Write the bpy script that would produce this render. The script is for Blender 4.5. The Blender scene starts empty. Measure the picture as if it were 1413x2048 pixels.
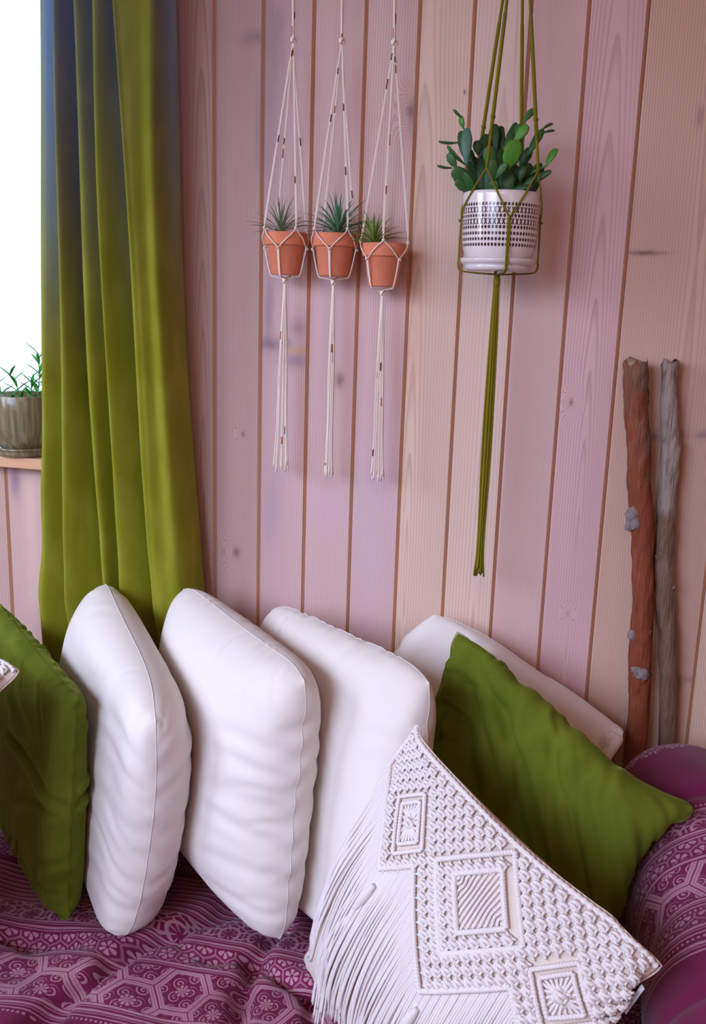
import bpy, bmesh, math, random
import numpy as np
from mathutils import Vector, Matrix

C = bpy.context.scene.collection
SC = bpy.context.scene
PI = math.pi
EYE = 1.5                                   # camera height above the floor

# ------------------------------------------------------------------ camera
FPX = 1900.0                                # focal length in pixels of the 1413x2048 frame
YAW, PITCH, ROLL = math.radians(-13.4217), math.radians(12.6997), math.radians(1.8054)
CAM = np.array([0.6611, -1.6469, EYE])
_cy, _sy = math.cos(YAW), math.sin(YAW)
FWD = np.array([_sy * math.cos(PITCH), _cy * math.cos(PITCH), -math.sin(PITCH)])
_r0 = np.array([_cy, -_sy, 0.0])
_u0 = np.cross(_r0, FWD)
RGT = math.cos(ROLL) * _r0 + math.sin(ROLL) * _u0
UPV = -math.sin(ROLL) * _r0 + math.cos(ROLL) * _u0
cd = bpy.data.cameras.new('camera')
cam = bpy.data.objects.new('camera', cd)
C.objects.link(cam)
cd.sensor_fit = 'VERTICAL'
cd.sensor_height = 36.0
cd.lens = FPX * 36.0 / 2048.0
cd.clip_start = 0.01
cam.matrix_world = Matrix(((RGT[0], UPV[0], -FWD[0], CAM[0]), (RGT[1], UPV[1], -FWD[1], CAM[1]),
                           (RGT[2], UPV[2], -FWD[2], CAM[2]), (0, 0, 0, 1)))
SC.camera = cam

# ------------------------------------------------------------------ sky, lights, exposure
w = bpy.data.worlds.new('sky')
SC.world = w
w.use_nodes = True
bg = w.node_tree.nodes['Background']
bg.inputs[0].default_value = (0.50, 0.74, 1.0, 1)
bg.inputs[1].default_value = 2.6


def area(name, loc, target, sx, sy, power, col):
    l = bpy.data.lights.new(name, 'AREA')
    l.shape = 'RECTANGLE'
    l.size, l.size_y, l.energy, l.color = sx, sy, power, col
    o = bpy.data.objects.new(name, l)
    o.location = loc
    o.rotation_euler = (Vector(target) - Vector(loc)).to_track_quat('-Z', 'Y').to_euler()
    C.objects.link(o)
    return o


def spread(o, deg):
    o.data.spread = math.radians(deg)


spread(area('window_light_front', (-0.95, -2.85, 2.15), (0.30, 0, 0.25), 2.1, 1.1, 23, (0.62, 0.72, 1.0)), 75)
spread(area('window_light_left', (-1.54, -1.15, 1.75), (0.1, -0.1, 0.85), 0.9, 1.0, 13, (0.68, 0.78, 1.0)), 110)
area('window_light_side', (2.15, -2.3, 1.6), (0.4, 0, 1.0), 0.9, 1.0, 3, (1.0, 0.85, 0.75))
lamp = bpy.data.lights.new('ceiling_lamp', 'POINT')
lamp.energy, lamp.color, lamp.shadow_soft_size = 22, (1.0, 0.52, 0.33), 0.35
lo = bpy.data.objects.new('ceiling_lamp', lamp)
lo.location = (0.7, -2.3, 2.35)
C.objects.link(lo)

vs = SC.view_settings
vs.view_transform = 'Standard'
vs.look = 'None'
vs.exposure = 0.0
vs.gamma = 1.0
vs.use_curve_mapping = False


# ------------------------------------------------------------------ helpers
def at(px, py, Y):
    """the point of the vertical plane y=Y seen at a pixel of the photograph (a way of taking measurements)"""
    d = FWD * FPX + RGT * (px - 706.5) + UPV * (1024 - py)
    return CAM + d * ((Y - CAM[1]) / d[1])


def mesh(name, verts, faces, smooth=True):
    m = bpy.data.meshes.new(name)
    m.from_pydata([tuple(map(float, v)) for v in verts], [], [tuple(map(int, f)) for f in faces])
    m.update()
    if smooth:
        m.polygons.foreach_set('use_smooth', [True] * len(m.polygons))
    return m


def obj(name, m, mat=None, parent=None):
    """link a mesh (verts, faces) or mesh data as one object, in world coordinates"""
    if isinstance(m, tuple):
        m = mesh(name, *m)
    o = bpy.data.objects.new(name, m)
    C.objects.link(o)
    if mat is not None and len(m.materials) == 0:
        for k in (mat if isinstance(mat, (list, tuple)) else [mat]):
            m.materials.append(k)
    if parent is not None:
        o.parent = parent
        o.matrix_parent_inverse = parent.matrix_world.inverted()
    return o


def thing(name, label, cat, loc=(0, 0, 0), group=None):
    o = bpy.data.objects.new(name, None)
    o.empty_display_size = 0.02
    o.location = [float(v) for v in loc]
    C.objects.link(o)
    o.matrix_world = Matrix.Translation(o.location)
    tag(o, label, cat, group)
    return o


def tag(o, label, cat, group=None):
    o['label'], o['category'] = label, cat
    if group:
        o['group'] = group
    return o


def join(parts):
    vs, fs, b = [], [], 0
    for v, f in parts:
        v = np.asarray(v)
        vs.append(v)
        fs += [tuple(i + b for i in q) for q in f]
        b += len(v)
    return np.concatenate(vs), fs


def box(x0, x1, y0, y1, z0, z1):
    v = [(x, y, z) for x in (x0, x1) for y in (y0, y1) for z in (z0, z1)]
    f = [(0, 1, 3, 2), (4, 6, 7, 5), (0, 4, 5, 1), (2, 3, 7, 6), (0, 2, 6, 4), (1, 5, 7, 3)]
    return np.array(v, float), f


def smooth_path(pts, n):
    """Catmull-Rom through the points, n samples per span"""
    p = np.asarray(pts, float)
    if len(p) < 3:
        t = np.linspace(0, 1, n + 1)[:, None]
        return p[0] * (1 - t) + p[-1] * t
    q = np.vstack([2 * p[0] - p[1], p, 2 * p[-1] - p[-2]])
    out = []
    for i in range(len(p) - 1):
        a, b, c, d = q[i:i + 4]
        for k in range(n):
            t = k / n
            out.append(.5 * (2 * b + (c - a) * t + (2 * a - 5 * b + 4 * c - d) * t * t + (3 * b - a - 3 * c + d) * t ** 3))
    out.append(p[-1])
    return np.array(out)


def tube(path, rad, seg=6, cap=True, squash=None):
    p = np.asarray(path, float)
    n = len(p)
    r = np.broadcast_to(np.asarray(rad, float), (n,))
    t = np.gradient(p, axis=0)
    t /= np.linalg.norm(t, axis=1)[:, None] + 1e-12
    a = np.array([0, 0, 1.0]) if abs(t[0][2]) < .9 else np.array([1.0, 0, 0])
    nr = np.cross(t[0], a)
    nr /= np.linalg.norm(nr)
    vs = []
    for i in range(n):
        nr = nr - (nr @ t[i]) * t[i]
        nr /= np.linalg.norm(nr) + 1e-12
        bn = np.cross(t[i], nr)
        for k in range(seg):
            an = 2 * PI * k / seg
            vs.append(p[i] + r[i] * (math.cos(an) * nr + math.sin(an) * bn))
    fs = [(i * seg + k, i * seg + (k + 1) % seg, (i + 1) * seg + (k + 1) % seg, (i + 1) * seg + k)
          for i in range(n - 1) for k in range(seg)]
    if cap:
        fs.append(tuple(range(seg))[::-1])
        fs.append(tuple((n - 1) * seg + k for k in range(seg)))
    return np.array(vs), fs


def lathe(prof, c, seg=40, close=False):
    """revolve (radius, height) pairs about the vertical through c"""
    vs, fs = [], []
    n = len(prof)
    for r, z in prof:
        for k in range(seg):
            a = 2 * PI * k / seg
            vs.append((c[0] + r * math.cos(a), c[1] + r * math.sin(a), c[2] + z))
    for i in range(n - 1):
        for k in range(seg):
            fs.append((i * seg + k, i * seg + (k + 1) % seg, (i + 1) * seg + (k + 1) % seg, (i + 1) * seg + k))
    if close:
        fs.append(tuple(range(seg))[::-1])
        fs.append(tuple((n - 1) * seg + k for k in range(seg)))
    return np.array(vs), fs


def ellipsoid(c, rx, ry, rz, M=None, seg=12, rings=8):
    vs, fs = [], []
    for i in range(rings + 1):
        th = PI * i / rings
        for k in range(seg):
            ph = 2 * PI * k / seg
            vs.append((rx * math.sin(th) * math.cos(ph), ry * math.sin(th) * math.sin(ph), rz * math.cos(th)))
    v = np.array(vs)
    if M is not None:
        v = v @ np.asarray(M).T
    for i in range(rings):
        for k in range(seg):
            fs.append((i * seg + k, (i + 1) * seg + k, (i + 1) * seg + (k + 1) % seg, i * seg + (k + 1) % seg))
    return v + np.asarray(c), fs


# ------------------------------------------------------------------ shader expressions
class X:
    """a socket with arithmetic: builds Math nodes"""
    nt = None

    def __init__(s, sock): s.s = sock

    @staticmethod
    def op(o, *a, clamp=False):
        n = X.nt.nodes.new('ShaderNodeMath')
        n.operation = o
        n.use_clamp = clamp
        for i, v in enumerate(a):
            if isinstance(v, X):
                X.nt.links.new(v.s, n.inputs[i])
            else:
                n.inputs[i].default_value = float(v)
        return X(n.outputs[0])

    def __add__(s, o): return X.op('ADD', s, o)
    __radd__ = __add__
    def __sub__(s, o): return X.op('SUBTRACT', s, o)
    def __rsub__(s, o): return X.op('SUBTRACT', o, s)
    def __mul__(s, o): return X.op('MULTIPLY', s, o)
    __rmul__ = __mul__
    def __truediv__(s, o): return X.op('DIVIDE', s, o)
    def __neg__(s): return s * -1.0


def xsin(a): return X.op('SINE', a)
def xcos(a): return X.op('COSINE', a)
def xabs(a): return X.op('ABSOLUTE', a)
def xmax(a, b): return X.op('MAXIMUM', a, b)
def xmin(a, b): return X.op('MINIMUM', a, b)
def xmod(a, b): return X.op('FLOORED_MODULO', a, b)
def xfract(a): return X.op('FRACT', a)
def xsqrt(a): return X.op('SQRT', a)
def xatan2(a, b): return X.op('ARCTAN2', a, b)
def xlt(a, b): return X.op('LESS_THAN', a, b)
def xexp(a): return X.op('EXPONENT', a)


def xstep(a, lo, hi):
    n = X.nt.nodes.new('ShaderNodeMapRange')
    n.interpolation_type = 'SMOOTHSTEP'
    X.nt.links.new(a.s, n.inputs[0])
    n.inputs[1].default_value, n.inputs[2].default_value = lo, hi
    return X(n.outputs[0])


def xyz(kind='Object'):
    nt = X.nt
    t = nt.nodes.new('ShaderNodeTexCoord')
    s = nt.nodes.new('ShaderNodeSeparateXYZ')
    nt.links.new(t.outputs[kind], s.inputs[0])
    return X(s.outputs[0]), X(s.outputs[1]), X(s.outputs[2])


def vec(x, y, z=0.0):
    n = X.nt.nodes.new('ShaderNodeCombineXYZ')
    for i, v in enumerate((x, y, z)):
        if isinstance(v, X):
            X.nt.links.new(v.s, n.inputs[i])
        else:
            n.inputs[i].default_value = v
    return n.outputs[0]


def noise(v, scale=1.0, detail=2.0, rough=.5, out=0):
    n = X.nt.nodes.new('ShaderNodeTexNoise')
    X.nt.links.new(v, n.inputs['Vector'])
    n.inputs['Scale'].default_value = scale
    n.inputs['Detail'].default_value = detail
    n.inputs['Roughness'].default_value = rough
    return X(n.outputs[out])


def mix(f, a, b):
    n = X.nt.nodes.new('ShaderNodeMix')
    n.data_type = 'RGBA'
    if isinstance(f, X):
        X.nt.links.new(f.s, n.inputs[0])
    else:
        n.inputs[0].default_value = f
    for i, v in ((6, a), (7, b)):
        if isinstance(v, (tuple, list)):
            n.inputs[i].default_value = (*v[:3], 1)
        else:
            X.nt.links.new(v, n.inputs[i])
    return n.outputs[2]


def new_mat(name):
    m = bpy.data.materials.new(name)
    m.use_nodes = True
    X.nt = m.node_tree
    b = m.node_tree.nodes['Principled BSDF']
    return m, b


def put(b, key, v):
    if isinstance(v, X):
        X.nt.links.new(v.s, b.inputs[key])
    elif hasattr(v, 'node'):
        X.nt.links.new(v, b.inputs[key])
    else:
        b.inputs[key].default_value = (*v, 1) if isinstance(v, tuple) and len(v) == 3 else v


def bump(b, h, strength=.3, dist=.001):
    n = X.nt.nodes.new('ShaderNodeBump')
    n.inputs['Strength'].default_value = strength
    n.inputs['Distance'].default_value = dist
    X.nt.links.new(h.s, n.inputs['Height'])
    X.nt.links.new(n.outputs[0], b.inputs['Normal'])


def srgb(r, g, b):
    return tuple((c / 255 / 12.92) if c <= 10 else ((c / 255 + .055) / 1.055) ** 2.4 for c in (r, g, b))


def plain(name, col, rough=.6, spec=.5, var=.12, scale=40, **kw):
    m, b = new_mat(name)
    x, y, z = xyz()
    n = noise(vec(x, y, z), scale, 3)
    put(b, 'Base Color', mix(n, tuple(c * (1 - var) for c in col), tuple(min(1, c * (1 + var)) for c in col)))
    put(b, 'Roughness', rough)
    put(b, 'Specular IOR Level', spec)
    for k, v in kw.items():
        put(b, k.replace('_', ' '), v)
    return m


def wood(name, base, xc, d0, slope, zc, freq=300, line=.80, knots=(), stains=(), seed=0.0, axis='xz'):
    """sawn board: rings of a trunk whose pith runs near the board cut by its face; knots bend the rings"""
    m, b = new_mat(name)
    px, py, pz = xyz()
    x, z = (px, pz) if axis == 'xz' else ((py, pz) if axis == 'yz' else (pz, px))
    wob = noise(vec(x * 5 + seed, z * 1.3, seed), 1.0, 2) - .5
    dx = x - xc + wob * .012
    dd = (z - zc) * slope + d0 + wob * .02
    r = xsqrt(dx * dx + dd * dd)
    dark = None
    for kx, kz, kr, amt in knots:
        ex, ez = x - kx, (z - kz) * .62
        d2 = ex * ex + ez * ez
        g = xexp(d2 * (-1.0 / (kr * kr * 5)))
        r = r + g * (kr * 5.0)
        n2 = noise(vec(x * 300, z * 300, seed), 1.0, 3)
        g2 = xexp(d2 * (-1.0 / (kr * kr * .55))) * (n2 * .9 + .45) * amt
        dark = g2 if dark is None else xmax(dark, g2)
    fine = noise(vec(x * 40 + seed * 3, z * 2.5, seed), 1.0, 3)
    f = xfract(r * freq + fine * .5)
    late = xstep(f, .45, .92) * (1.0 - xstep(f, .93, 1.0))
    fib = noise(vec(x * 900 + seed, z * 18, seed), 1.0, 3, .6)
    lowf = noise(vec(x * 9 + seed * 7, z * .9, seed), 1.0, 2)
    c = mix(xstep(lowf, .3, .7), tuple(v * .93 for v in base), tuple(min(1, v * 1.05) for v in base))
    c = mix(late * xstep(lowf, .25, .75) * .6 + late * .35, c, tuple(base[i] * line * (1, .93, .95)[i] for i in range(3)))
    c = mix(xstep(fib, .48, .8) * .30, c, tuple(v * .74 for v in base))
    for sx, sz, rx, rz, col, amt in stains:
        n3 = noise(vec(x * 60, z * 26, seed + 2), 1.0, 3)
        ex, ez = (x - sx + (n3 - .5) * rx * 1.1) / rx, (z - sz + (n3 - .5) * rz * 1.1) / rz
        g = xexp((ex * ex + ez * ez) * -1.0) * amt
        c = mix(g, c, col)
    if dark is not None:
        c = mix(X.op('MINIMUM', dark, .85), c, srgb(120, 84, 74))
    put(b, 'Base Color', c)
    put(b, 'Roughness', .55)
    put(b, 'Specular IOR Level', .28)
    bump(b, fib * .5 - late * .5, .18, .0008)
    return m


def cloth(name, col, scale=1500, sheen=.2, var=.05, rough=.9):
    m, b = new_mat(name)
    x, y, z = xyz()
    n1 = noise(vec(x, y, z), 14, 3)
    wv = noise(vec(x, y, z), scale, 1)
    put(b, 'Base Color', mix(n1 * .6 + wv * .4, tuple(c * (1 - var) for c in col), tuple(min(1, c * (1 + var)) for c in col)))
    put(b, 'Roughness', rough)
    put(b, 'Specular IOR Level', .15)
    put(b, 'Sheen Weight', sheen)
    put(b, 'Sheen Roughness', .5)
    bump(b, wv + n1 * .6, .22, .0012)
    return m


def velvet(name, col, light, sheen=.55):
    m, b = new_mat(name)
    x, y, z = xyz()
    n1 = noise(vec(x * 1.0, y, z * .6), 16, 3)
    n2 = noise(vec(x, y, z), 900, 1)
    put(b, 'Base Color', mix(xstep(n1, .35, .75) * .45 + n2 * .12, col, light))
    put(b, 'Roughness', .85)
    put(b, 'Specular IOR Level', .1)
    put(b, 'Sheen Weight', sheen)
    put(b, 'Sheen Roughness', .38)
    put(b, 'Sheen Tint', tuple(min(1, c * 2.2 + .05) for c in light))
    bump(b, n2 * .5 + n1 * 1.5, .2, .0015)
    return m


# ------------------------------------------------------------------ the setting
PW = 0.0889                                 # width of one board face
raw = wood('raw_groove_wood', srgb(206, 156, 124), 0.4, .05, 0, 1, 260, .8)
pine = wood('side_wall_pine', srgb(205, 165, 150), 0.0, .05, .0, 1, 220, .82, axis='yz')
frame_white = plain('white_frame_paint', srgb(235, 235, 238), .5, var=.02)
plaster = plain('ceiling_paint', srgb(186, 150, 128), .8, var=.04, scale=8)
floor_wood = wood('floor_wood', srgb(150, 105, 75), .2, .06, .0, 0, 160, .75, axis='zx')
SILL_Z = EYE - .32
WX0, WX1, WZ1 = -1.25, -.165, 2.32           # the window opening, its left part outside the picture
MAUVE, PINK, PEACH, TAN = srgb(206, 170, 158), srgb(214, 180, 171), srgb(220, 187, 163), srgb(214, 176, 152)
PURP, GREYV = srgb(118, 92, 122), srgb(122, 100, 112)


def st(px, py, rx, rz, col, amt):
    p = at(px, py, 0)
    return (p[0], p[2], rx, rz, col, amt)


def kn(px, py, r, amt=.7):
    p = at(px, py, 0)
    return (p[0], p[2], r, amt)


# board number: (tint, pith offset from the board's middle, pith depth, slope, freq, knots, stains)
BOARD = {
    -5: (PINK, .10, .03, .00, 260, [], [st(32, 955, .013, .045, PURP, .6), st(62, 1040, .016, .2, srgb(226, 196, 176), .7)]),
    -4: (PEACH, -.02, .012, .02, 200, [], []),
    -1: (MAUVE, .02, .010, .022, 260, [], []),
    0: (srgb(200, 166, 158), .06, .02, .01, 250, [kn(473, 1105, .009, .8), kn(487, 868, .005, .6)], [st(520, 75, .035, .012, GREYV, .5), st(520, 250, .008, .08, GREYV, .35)]),
    1: (srgb(212, 178, 174), .12, .03, .00, 240, [], [st(545, 60, .035, .14, srgb(150, 122, 130), .6), st(540, 280, .02, .12, srgb(150, 122, 130), .45), st(545, 688, .035, .012, PURP, .62), st(598, 655, .018, .016, PURP, .45), st(590, 722, .03, .014, PURP, .5), st(600, 701, .03, .006, srgb(205, 165, 120), .8), st(538, 620, .010, .08, PURP, .4), st(545, 1010, .02, .09, srgb(170, 140, 175), .35)]),
    2: (srgb(216, 181, 176), -.09, .03, .00, 240, [kn(680, 760, .012, .75)], [st(660, 1020, .05, .05, srgb(206, 178, 196), .35)]),
    3: (srgb(215, 180, 174), .10, .02, .00, 230, [kn(822, 222, .009, .7)], [st(742, 1040, .06, .22, srgb(204, 180, 198), .4), st(830, 230, .012, .03, GREYV, .5)]),
    4: (srgb(226, 194, 174), -.03, .006, .030, 200, [], [st(832, 655, .012, .12, srgb(205, 150, 120), .4), st(930, 184, .0015, .004, srgb(70, 40, 30), .9)]),
    5: (srgb(226, 196, 180), .01, .012, .018, 190, [], []),
    6: (srgb(217, 181, 174), .30, .05, .00, 250, [], []),
    7: (srgb(214, 174, 172), .000, .004, .030, 230, [kn(1143, 805, .0055, .75), kn(1137, 1228, .004, .4)], []),
    8: (srgb(206, 168, 148), .02, .020, .000, 250, [kn(1352, 1365, .012, .8)], [st(1290, 506, .028, .004, srgb(110, 72, 70), .8), st(1312, 873, .016, .009, PURP, .55), st(1365, 868, .010, .008, PURP, .4), st(1405, 871, .012, .007, PURP, .55), st(1395, 1362, .022, .006, srgb(120, 90, 90), .6), st(1400, 235, .006, .014, GREYV, .5)]),
    10: (PEACH, .02, .02, .01, 240, [], []),
}
TINTS = [MAUVE, PINK, TAN, PEACH, MAUVE, PEACH]


def plank_mesh(x0, x1, z0, z1):
    prof = [(x0, .016), (x0, .0035), (x0 + .0030, 0), (x1 - .0058, 0), (x1 - .0006, .0060), (x1 - .0006, .016)]
    n = len(prof)
    v = [(x, y, z) for z in (z0, z1) for x, y in prof]
    f = [(i, i + 1, n + i + 1, n + i) for i in range(n - 1)] + [(n - 1, 0, n, 2 * n - 1), tuple(range(n))[::-1], tuple(range(n, 2 * n))]
    m = mesh('plank', np.array(v), f, False)
    for i, p in enumerate(m.polygons):
        p.material_index = 1 if i in (3, 4) else 0
    return m


floor = obj('floor', box(-1.7, 2.35, -3.5, .2, -.1, 0), floor_wood); floor['kind'] = 'structure'
ceiling = obj('ceiling', box(-1.7, 2.35, -3.5, .2, 2.6, 2.7), plaster); ceiling['kind'] = 'structure'
backing = join([box(-1.7, WX0, .016, .12, 0, 2.6), box(WX1, 2.35, .016, .12, 0, 2.6),
                box(WX0, WX1, .016, .12, 0, SILL_Z - .021), box(WX0, WX1, .016, .12, WZ1, 2.6)])
wall_back = obj('wall_back', (backing[0], backing[1], False), raw); wall_back['kind'] = 'structure'
k = -18
while k < 25:
    x0, x1 = k * PW, (k + (2 if k == 8 else 1)) * PW
    tint, xo, d0, sl, fr, kns, stn = BOARD.get(k, (TINTS[k % 6], .05 + .02 * (k % 3), .02, .0, 230, [], []))
    zc = EYE - .28
    if k == 7:
        zc = EYE - .42
    mt = wood('board_wood', tint, (x0 + x1) / 2 + xo, d0, sl, zc, fr, .76, kns, stn, seed=k * 1.7)
    spans = [(0, 2.6)]
    if x1 > WX0 + .01 and x0 < WX1 - .01:
        spans = [(0, SILL_Z - .021), (WZ1, 2.6)]
        if x1 > WX1:
            x1, spans = WX1, spans
            obj('plank', plank_mesh(WX1, (k + 1) * PW, 0, 2.6), [mt, raw], wall_back)
        if x0 < WX0:
            obj('plank', plank_mesh(x0, WX0, 0, 2.6), [mt, raw], wall_back)
            x0 = WX0
    for a, b_ in spans:
        obj('plank', plank_mesh(x0, x1, a, b_), [mt, raw], wall_back)
    k += 2 if k == 8 else 1

for nm, xs, ys in (('wall_left', (-1.8, -1.62), (-3.5, .0)), ('wall_right', (2.25, 2.4), (-3.5, .0))):
    wl = obj(nm, box(xs[0], xs[1], ys[0], ys[1], 0, 2.6), pine); wl['kind'] = 'structure'
    y = ys[0]
    while y < ys[1] - .02:
        fx = xs[1] if nm == 'wall_left' else xs[0]
        s = 1 if nm == 'wall_left' else -1
        y1 = min(y + .17, -.001)
        v = np.array([(fx + s * d, yy, z) for z in (0, 2.6) for yy, d in ((y + .001, 0), (y + .001, .010), (y + .005, .014), (y1 - .005, .014), (y1 - .001, .010), (y1 - .001, 0))])
        f = [(i, i + 1, 7 + i, 6 + i) for i in range(5)] + [tuple(range(6)), tuple(range(6, 12))]
        obj('plank', (v, f, False), pine, wl)
        y += .17
wf = obj('wall_front', (*join([box(-1.7, -1.15, -3.6, -3.45, 0, 2.6), box(.25, 2.35, -3.6, -3.45, 0, 2.6), box(-1.15, .25, -3.6, -3.45, 0, 1.15), box(-1.15, .25, -3.6, -3.45, 2.3, 2.6)]), False), pine)
wf['kind'] = 'structure'

# the window beside the curtain: sash, pane, sill board
g, b = new_mat('window_glass')
nt = g.node_tree
tr = nt.nodes.new('ShaderNodeBsdfTransparent'); gl = nt.nodes.new('ShaderNodeBsdfGlossy'); fr = nt.nodes.new('ShaderNodeLayerWeight'); mx = nt.nodes.new('ShaderNodeMixShader')
gl.inputs['Roughness'].default_value = .02
fr.inputs[0].default_value = .5
refl = X.op('POWER', X(fr.outputs['Facing']), 5.0) * .9 + .04
nt.links.new(refl.s, mx.inputs[0]); nt.links.new(tr.outputs[0], mx.inputs[1]); nt.links.new(gl.outputs[0], mx.inputs[2])
nt.links.new(mx.outputs[0], nt.nodes['Material Output'].inputs[0])
win = obj('window_1', (*join([box(WX0, WX1, .085, .115, WZ1 - .03, WZ1), box(WX0, WX1, .085, .115, SILL_Z, SILL_Z + .03),
                              box(WX0, WX0 + .03, .085, .115, SILL_Z + .03, WZ1 - .03), box(WX1 - .03, WX1, .085, .115, SILL_Z + .03, WZ1 - .03)]), False), frame_white)
win['kind'] = 'structure'
obj('pane', (*box(WX0 + .03, WX1 - .03, .098, .102, SILL_Z + .03, WZ1 - .03), False), g, win)
sv, sf = box(WX0 - .02, WX1 + .0, -.045, .118, SILL_Z - .021, SILL_Z)
sill = obj('trim_1', (sv, sf, False), wood('sill_wood', srgb(226, 178, 138), 0, .03, .02, EYE, 240, .82, axis='zx'))
sill['kind'] = 'structure'
bv = sill.modifiers.new('bevel', 'BEVEL'); bv.width = .002; bv.segments = 2
# ------------------------------------------------------------------ pillows: two sheets sewn at the rim and blown up
SEAT = .474
ARMC, ARMR = (.862, .670), (.140, .163)            # the daybed's arm: middle and half-axes, with a little air
canvas = cloth('white_canvas', srgb(228, 219, 212))
canvas2 = cloth('cream_canvas', srgb(226, 212, 198))
green = velvet('green_velvet', srgb(84, 96, 22), srgb(116, 128, 40), .4)


def pillow_frame(A, B, Cc, size):
    """middle, width axis, downward axis and front normal from three corners (B and Cc on one side edge, or A and Cc)"""
    A, B, Cc = (np.asarray(p, float) for p in (A, B, Cc))
    u = B - A
    u /= np.linalg.norm(u)
    base = B if np.linalg.norm((Cc - B) - ((Cc - B) @ u) * u) and abs((Cc - B) @ u) < abs((Cc - A) @ u) else A
    v = Cc - base
    v -= (v @ u) * u
    v /= np.linalg.norm(v)
    mid = (A + B) / 2 + v * size[1] / 2
    n = np.cross(u, v)
    if n @ (CAM - mid) < 0:
        n = -n
    return mid, u, v, n


def inflate(fr, size, planes, n=44, press=1.0, rounding=.0, iters=240, seed=1, sag=.5, stretch=1.07, vol=.0165, knife=0.0):
    mid, u, v, nr = fr
    rs = np.random.RandomState(seed)
    g = np.linspace(-.5, .5, n + 1)
    U, V = np.meshgrid(g, g, indexing='ij')
    # rounded outline
    k = 1 - rounding * (np.abs(2 * U) ** 4 * np.abs(2 * V) ** 4)
    wv = 1 + .004 * np.sin(V * 23 + seed) + .004 * np.sin(V * 61 + seed * 2)
    P2 = np.stack([U * size[0] * stretch * k * wv, V * size[1] * stretch * k], -1)
    base = mid + P2[..., :1] * u + P2[..., 1:] * v
    bumpf = np.cos(PI * U) * np.cos(PI * V)
    nz = rs.randn(n + 1, n + 1) * .0015
    Xf = base + (bumpf * .02 + nz)[..., None] * nr
    Xb = base - (bumpf * .02 + nz[::-1])[..., None] * nr
    P = np.stack([Xf, Xb])
    rest = {}

    def L(a, b): return np.linalg.norm(a - b, axis=-1)
    F = base
    cons = []
    for di, dj, kst, kc in ((1, 0, 1, .12), (0, 1, 1, .12), (1, 1, .35, .02), (1, -1, .35, .02), (2, 0, .0, .30), (0, 2, .0, .30)):
        for par in range(2 if max(di, abs(dj)) < 2 else 4):
            if di:
                i0 = np.arange(par, n + 1 - di, 2 if di == 1 else 4)
                sl = (i0, None)
            else:
                i0 = np.arange(par, n + 1 - dj, 2 if dj == 1 else 4)
                sl = (None, i0)
            cons.append((di, dj, kst, kc, sl))
    built = []
    ar = np.arange(n + 1)
    for di, dj, kst, kc, (ii, jj) in cons:
        if ii is None:
            I, J = np.meshgrid(ar, jj, indexing='ij')
            I2, J2 = I + di, J + dj
            subs = [(I, J, I2, J2)]
        else:
            jr = ar if dj == 0 else (ar[:-dj] if dj > 0 else ar[-dj:])
            I, J = np.meshgrid(ii, jr, indexing='ij')
            subs = [(I, J, I + di, J + dj)]
        for I, J, I2, J2 in subs:
            r = L(F[I, J], F[I2, J2])
            if kst == 0:
                r = r * .93
            built.append((I, J, I2, J2, r, kst, kc))
    vel = np.zeros_like(P)
    rim = np.zeros((n + 1, n + 1), bool)
    rim[0] = rim[-1] = True
    rim[:, 0] = rim[:, -1] = True
    h = size[0] / n
    ref = P.reshape(-1, 3).copy()
    for it in range(iters):
        # pressure
        du = np.gradient(P, axis=1)
        dv = np.gradient(P, axis=2)
        N = np.cross(du, dv)
        N[1] *= -1
        if (N[0].reshape(-1, 3).mean(0) @ nr) < 0:
            N = -N
        volume = abs(((P[0] - P[1]) * (N[0] - N[1]) * .5).sum(-1).sum())
        pr = press * max(-.3, min(1, 12 * (1 - volume / vol))) if volume > .8 * vol else press
        hyd = 1 + sag * ((mid[2] - P[..., 2:3]) / size[1])
        step = vel * .80 + N / (h * h) * (pr * .0011) * hyd
        step = np.clip(step, -.006, .006)
        old = P.copy()
        P = P + step
        for rep in range(4):
            for I, J, I2, J2, r, kst, kc in built:
                a, b = P[:, I, J], P[:, I2, J2]
                d = b - a
                l = np.sqrt((d * d).sum(-1)) + 1e-9
                e = l - r
                kk = np.where(e > 0, kst, kc)
                cr = d * ((.5 * kk * e / l)[..., None])
                P[:, I, J] = a + cr
                P[:, I2, J2] = b - cr
            m = .5 * (P[0] + P[1])
            P[:, rim] = m[rim]
            for po, pn in planes:
                if pn is None:                       # the rolled arm
                    ax_ = ARMC[0] + .07 * np.clip((-.075 - P[..., 1]) / .45, 0, 1)
                    wide_ = 1 + .10 * np.clip((-P[..., 1] - .375) / .25, 0, 1)
                    ex, ez = (P[..., 0] - ax_) / ARMR[0] / wide_, (P[..., 2] - ARMC[1]) / ARMR[1]
                    q_ = np.sqrt(ex * ex + ez * ez) + 1e-6
                    k_ = np.where((q_ < 1) & (P[..., 1] < -.10), 1 / q_ - 1, 0) * .5
                    P[..., 0] += (P[..., 0] - ax_) * k_
                    P[..., 2] += (P[..., 2] - ARMC[1]) * k_
                    continue
                dist = (P - po) @ pn
                P -= np.minimum(dist, 0)[..., None] * pn
        vel = P - old
        if it % 8 == 7 and it < iters - 20:              # keep it where it was stood
            q = P.reshape(-1, 3)
            c0, c1 = ref.mean(0), q.mean(0)
            H = (q - c1).T @ (ref - c0)
            Us, _, Vt = np.linalg.svd(H)
            D = np.diag([1, 1, np.sign(np.linalg.det(Vt.T @ Us.T))])
            R = Vt.T @ D @ Us.T
            P = ((q - c1) @ R.T + c0).reshape(P.shape)
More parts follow.
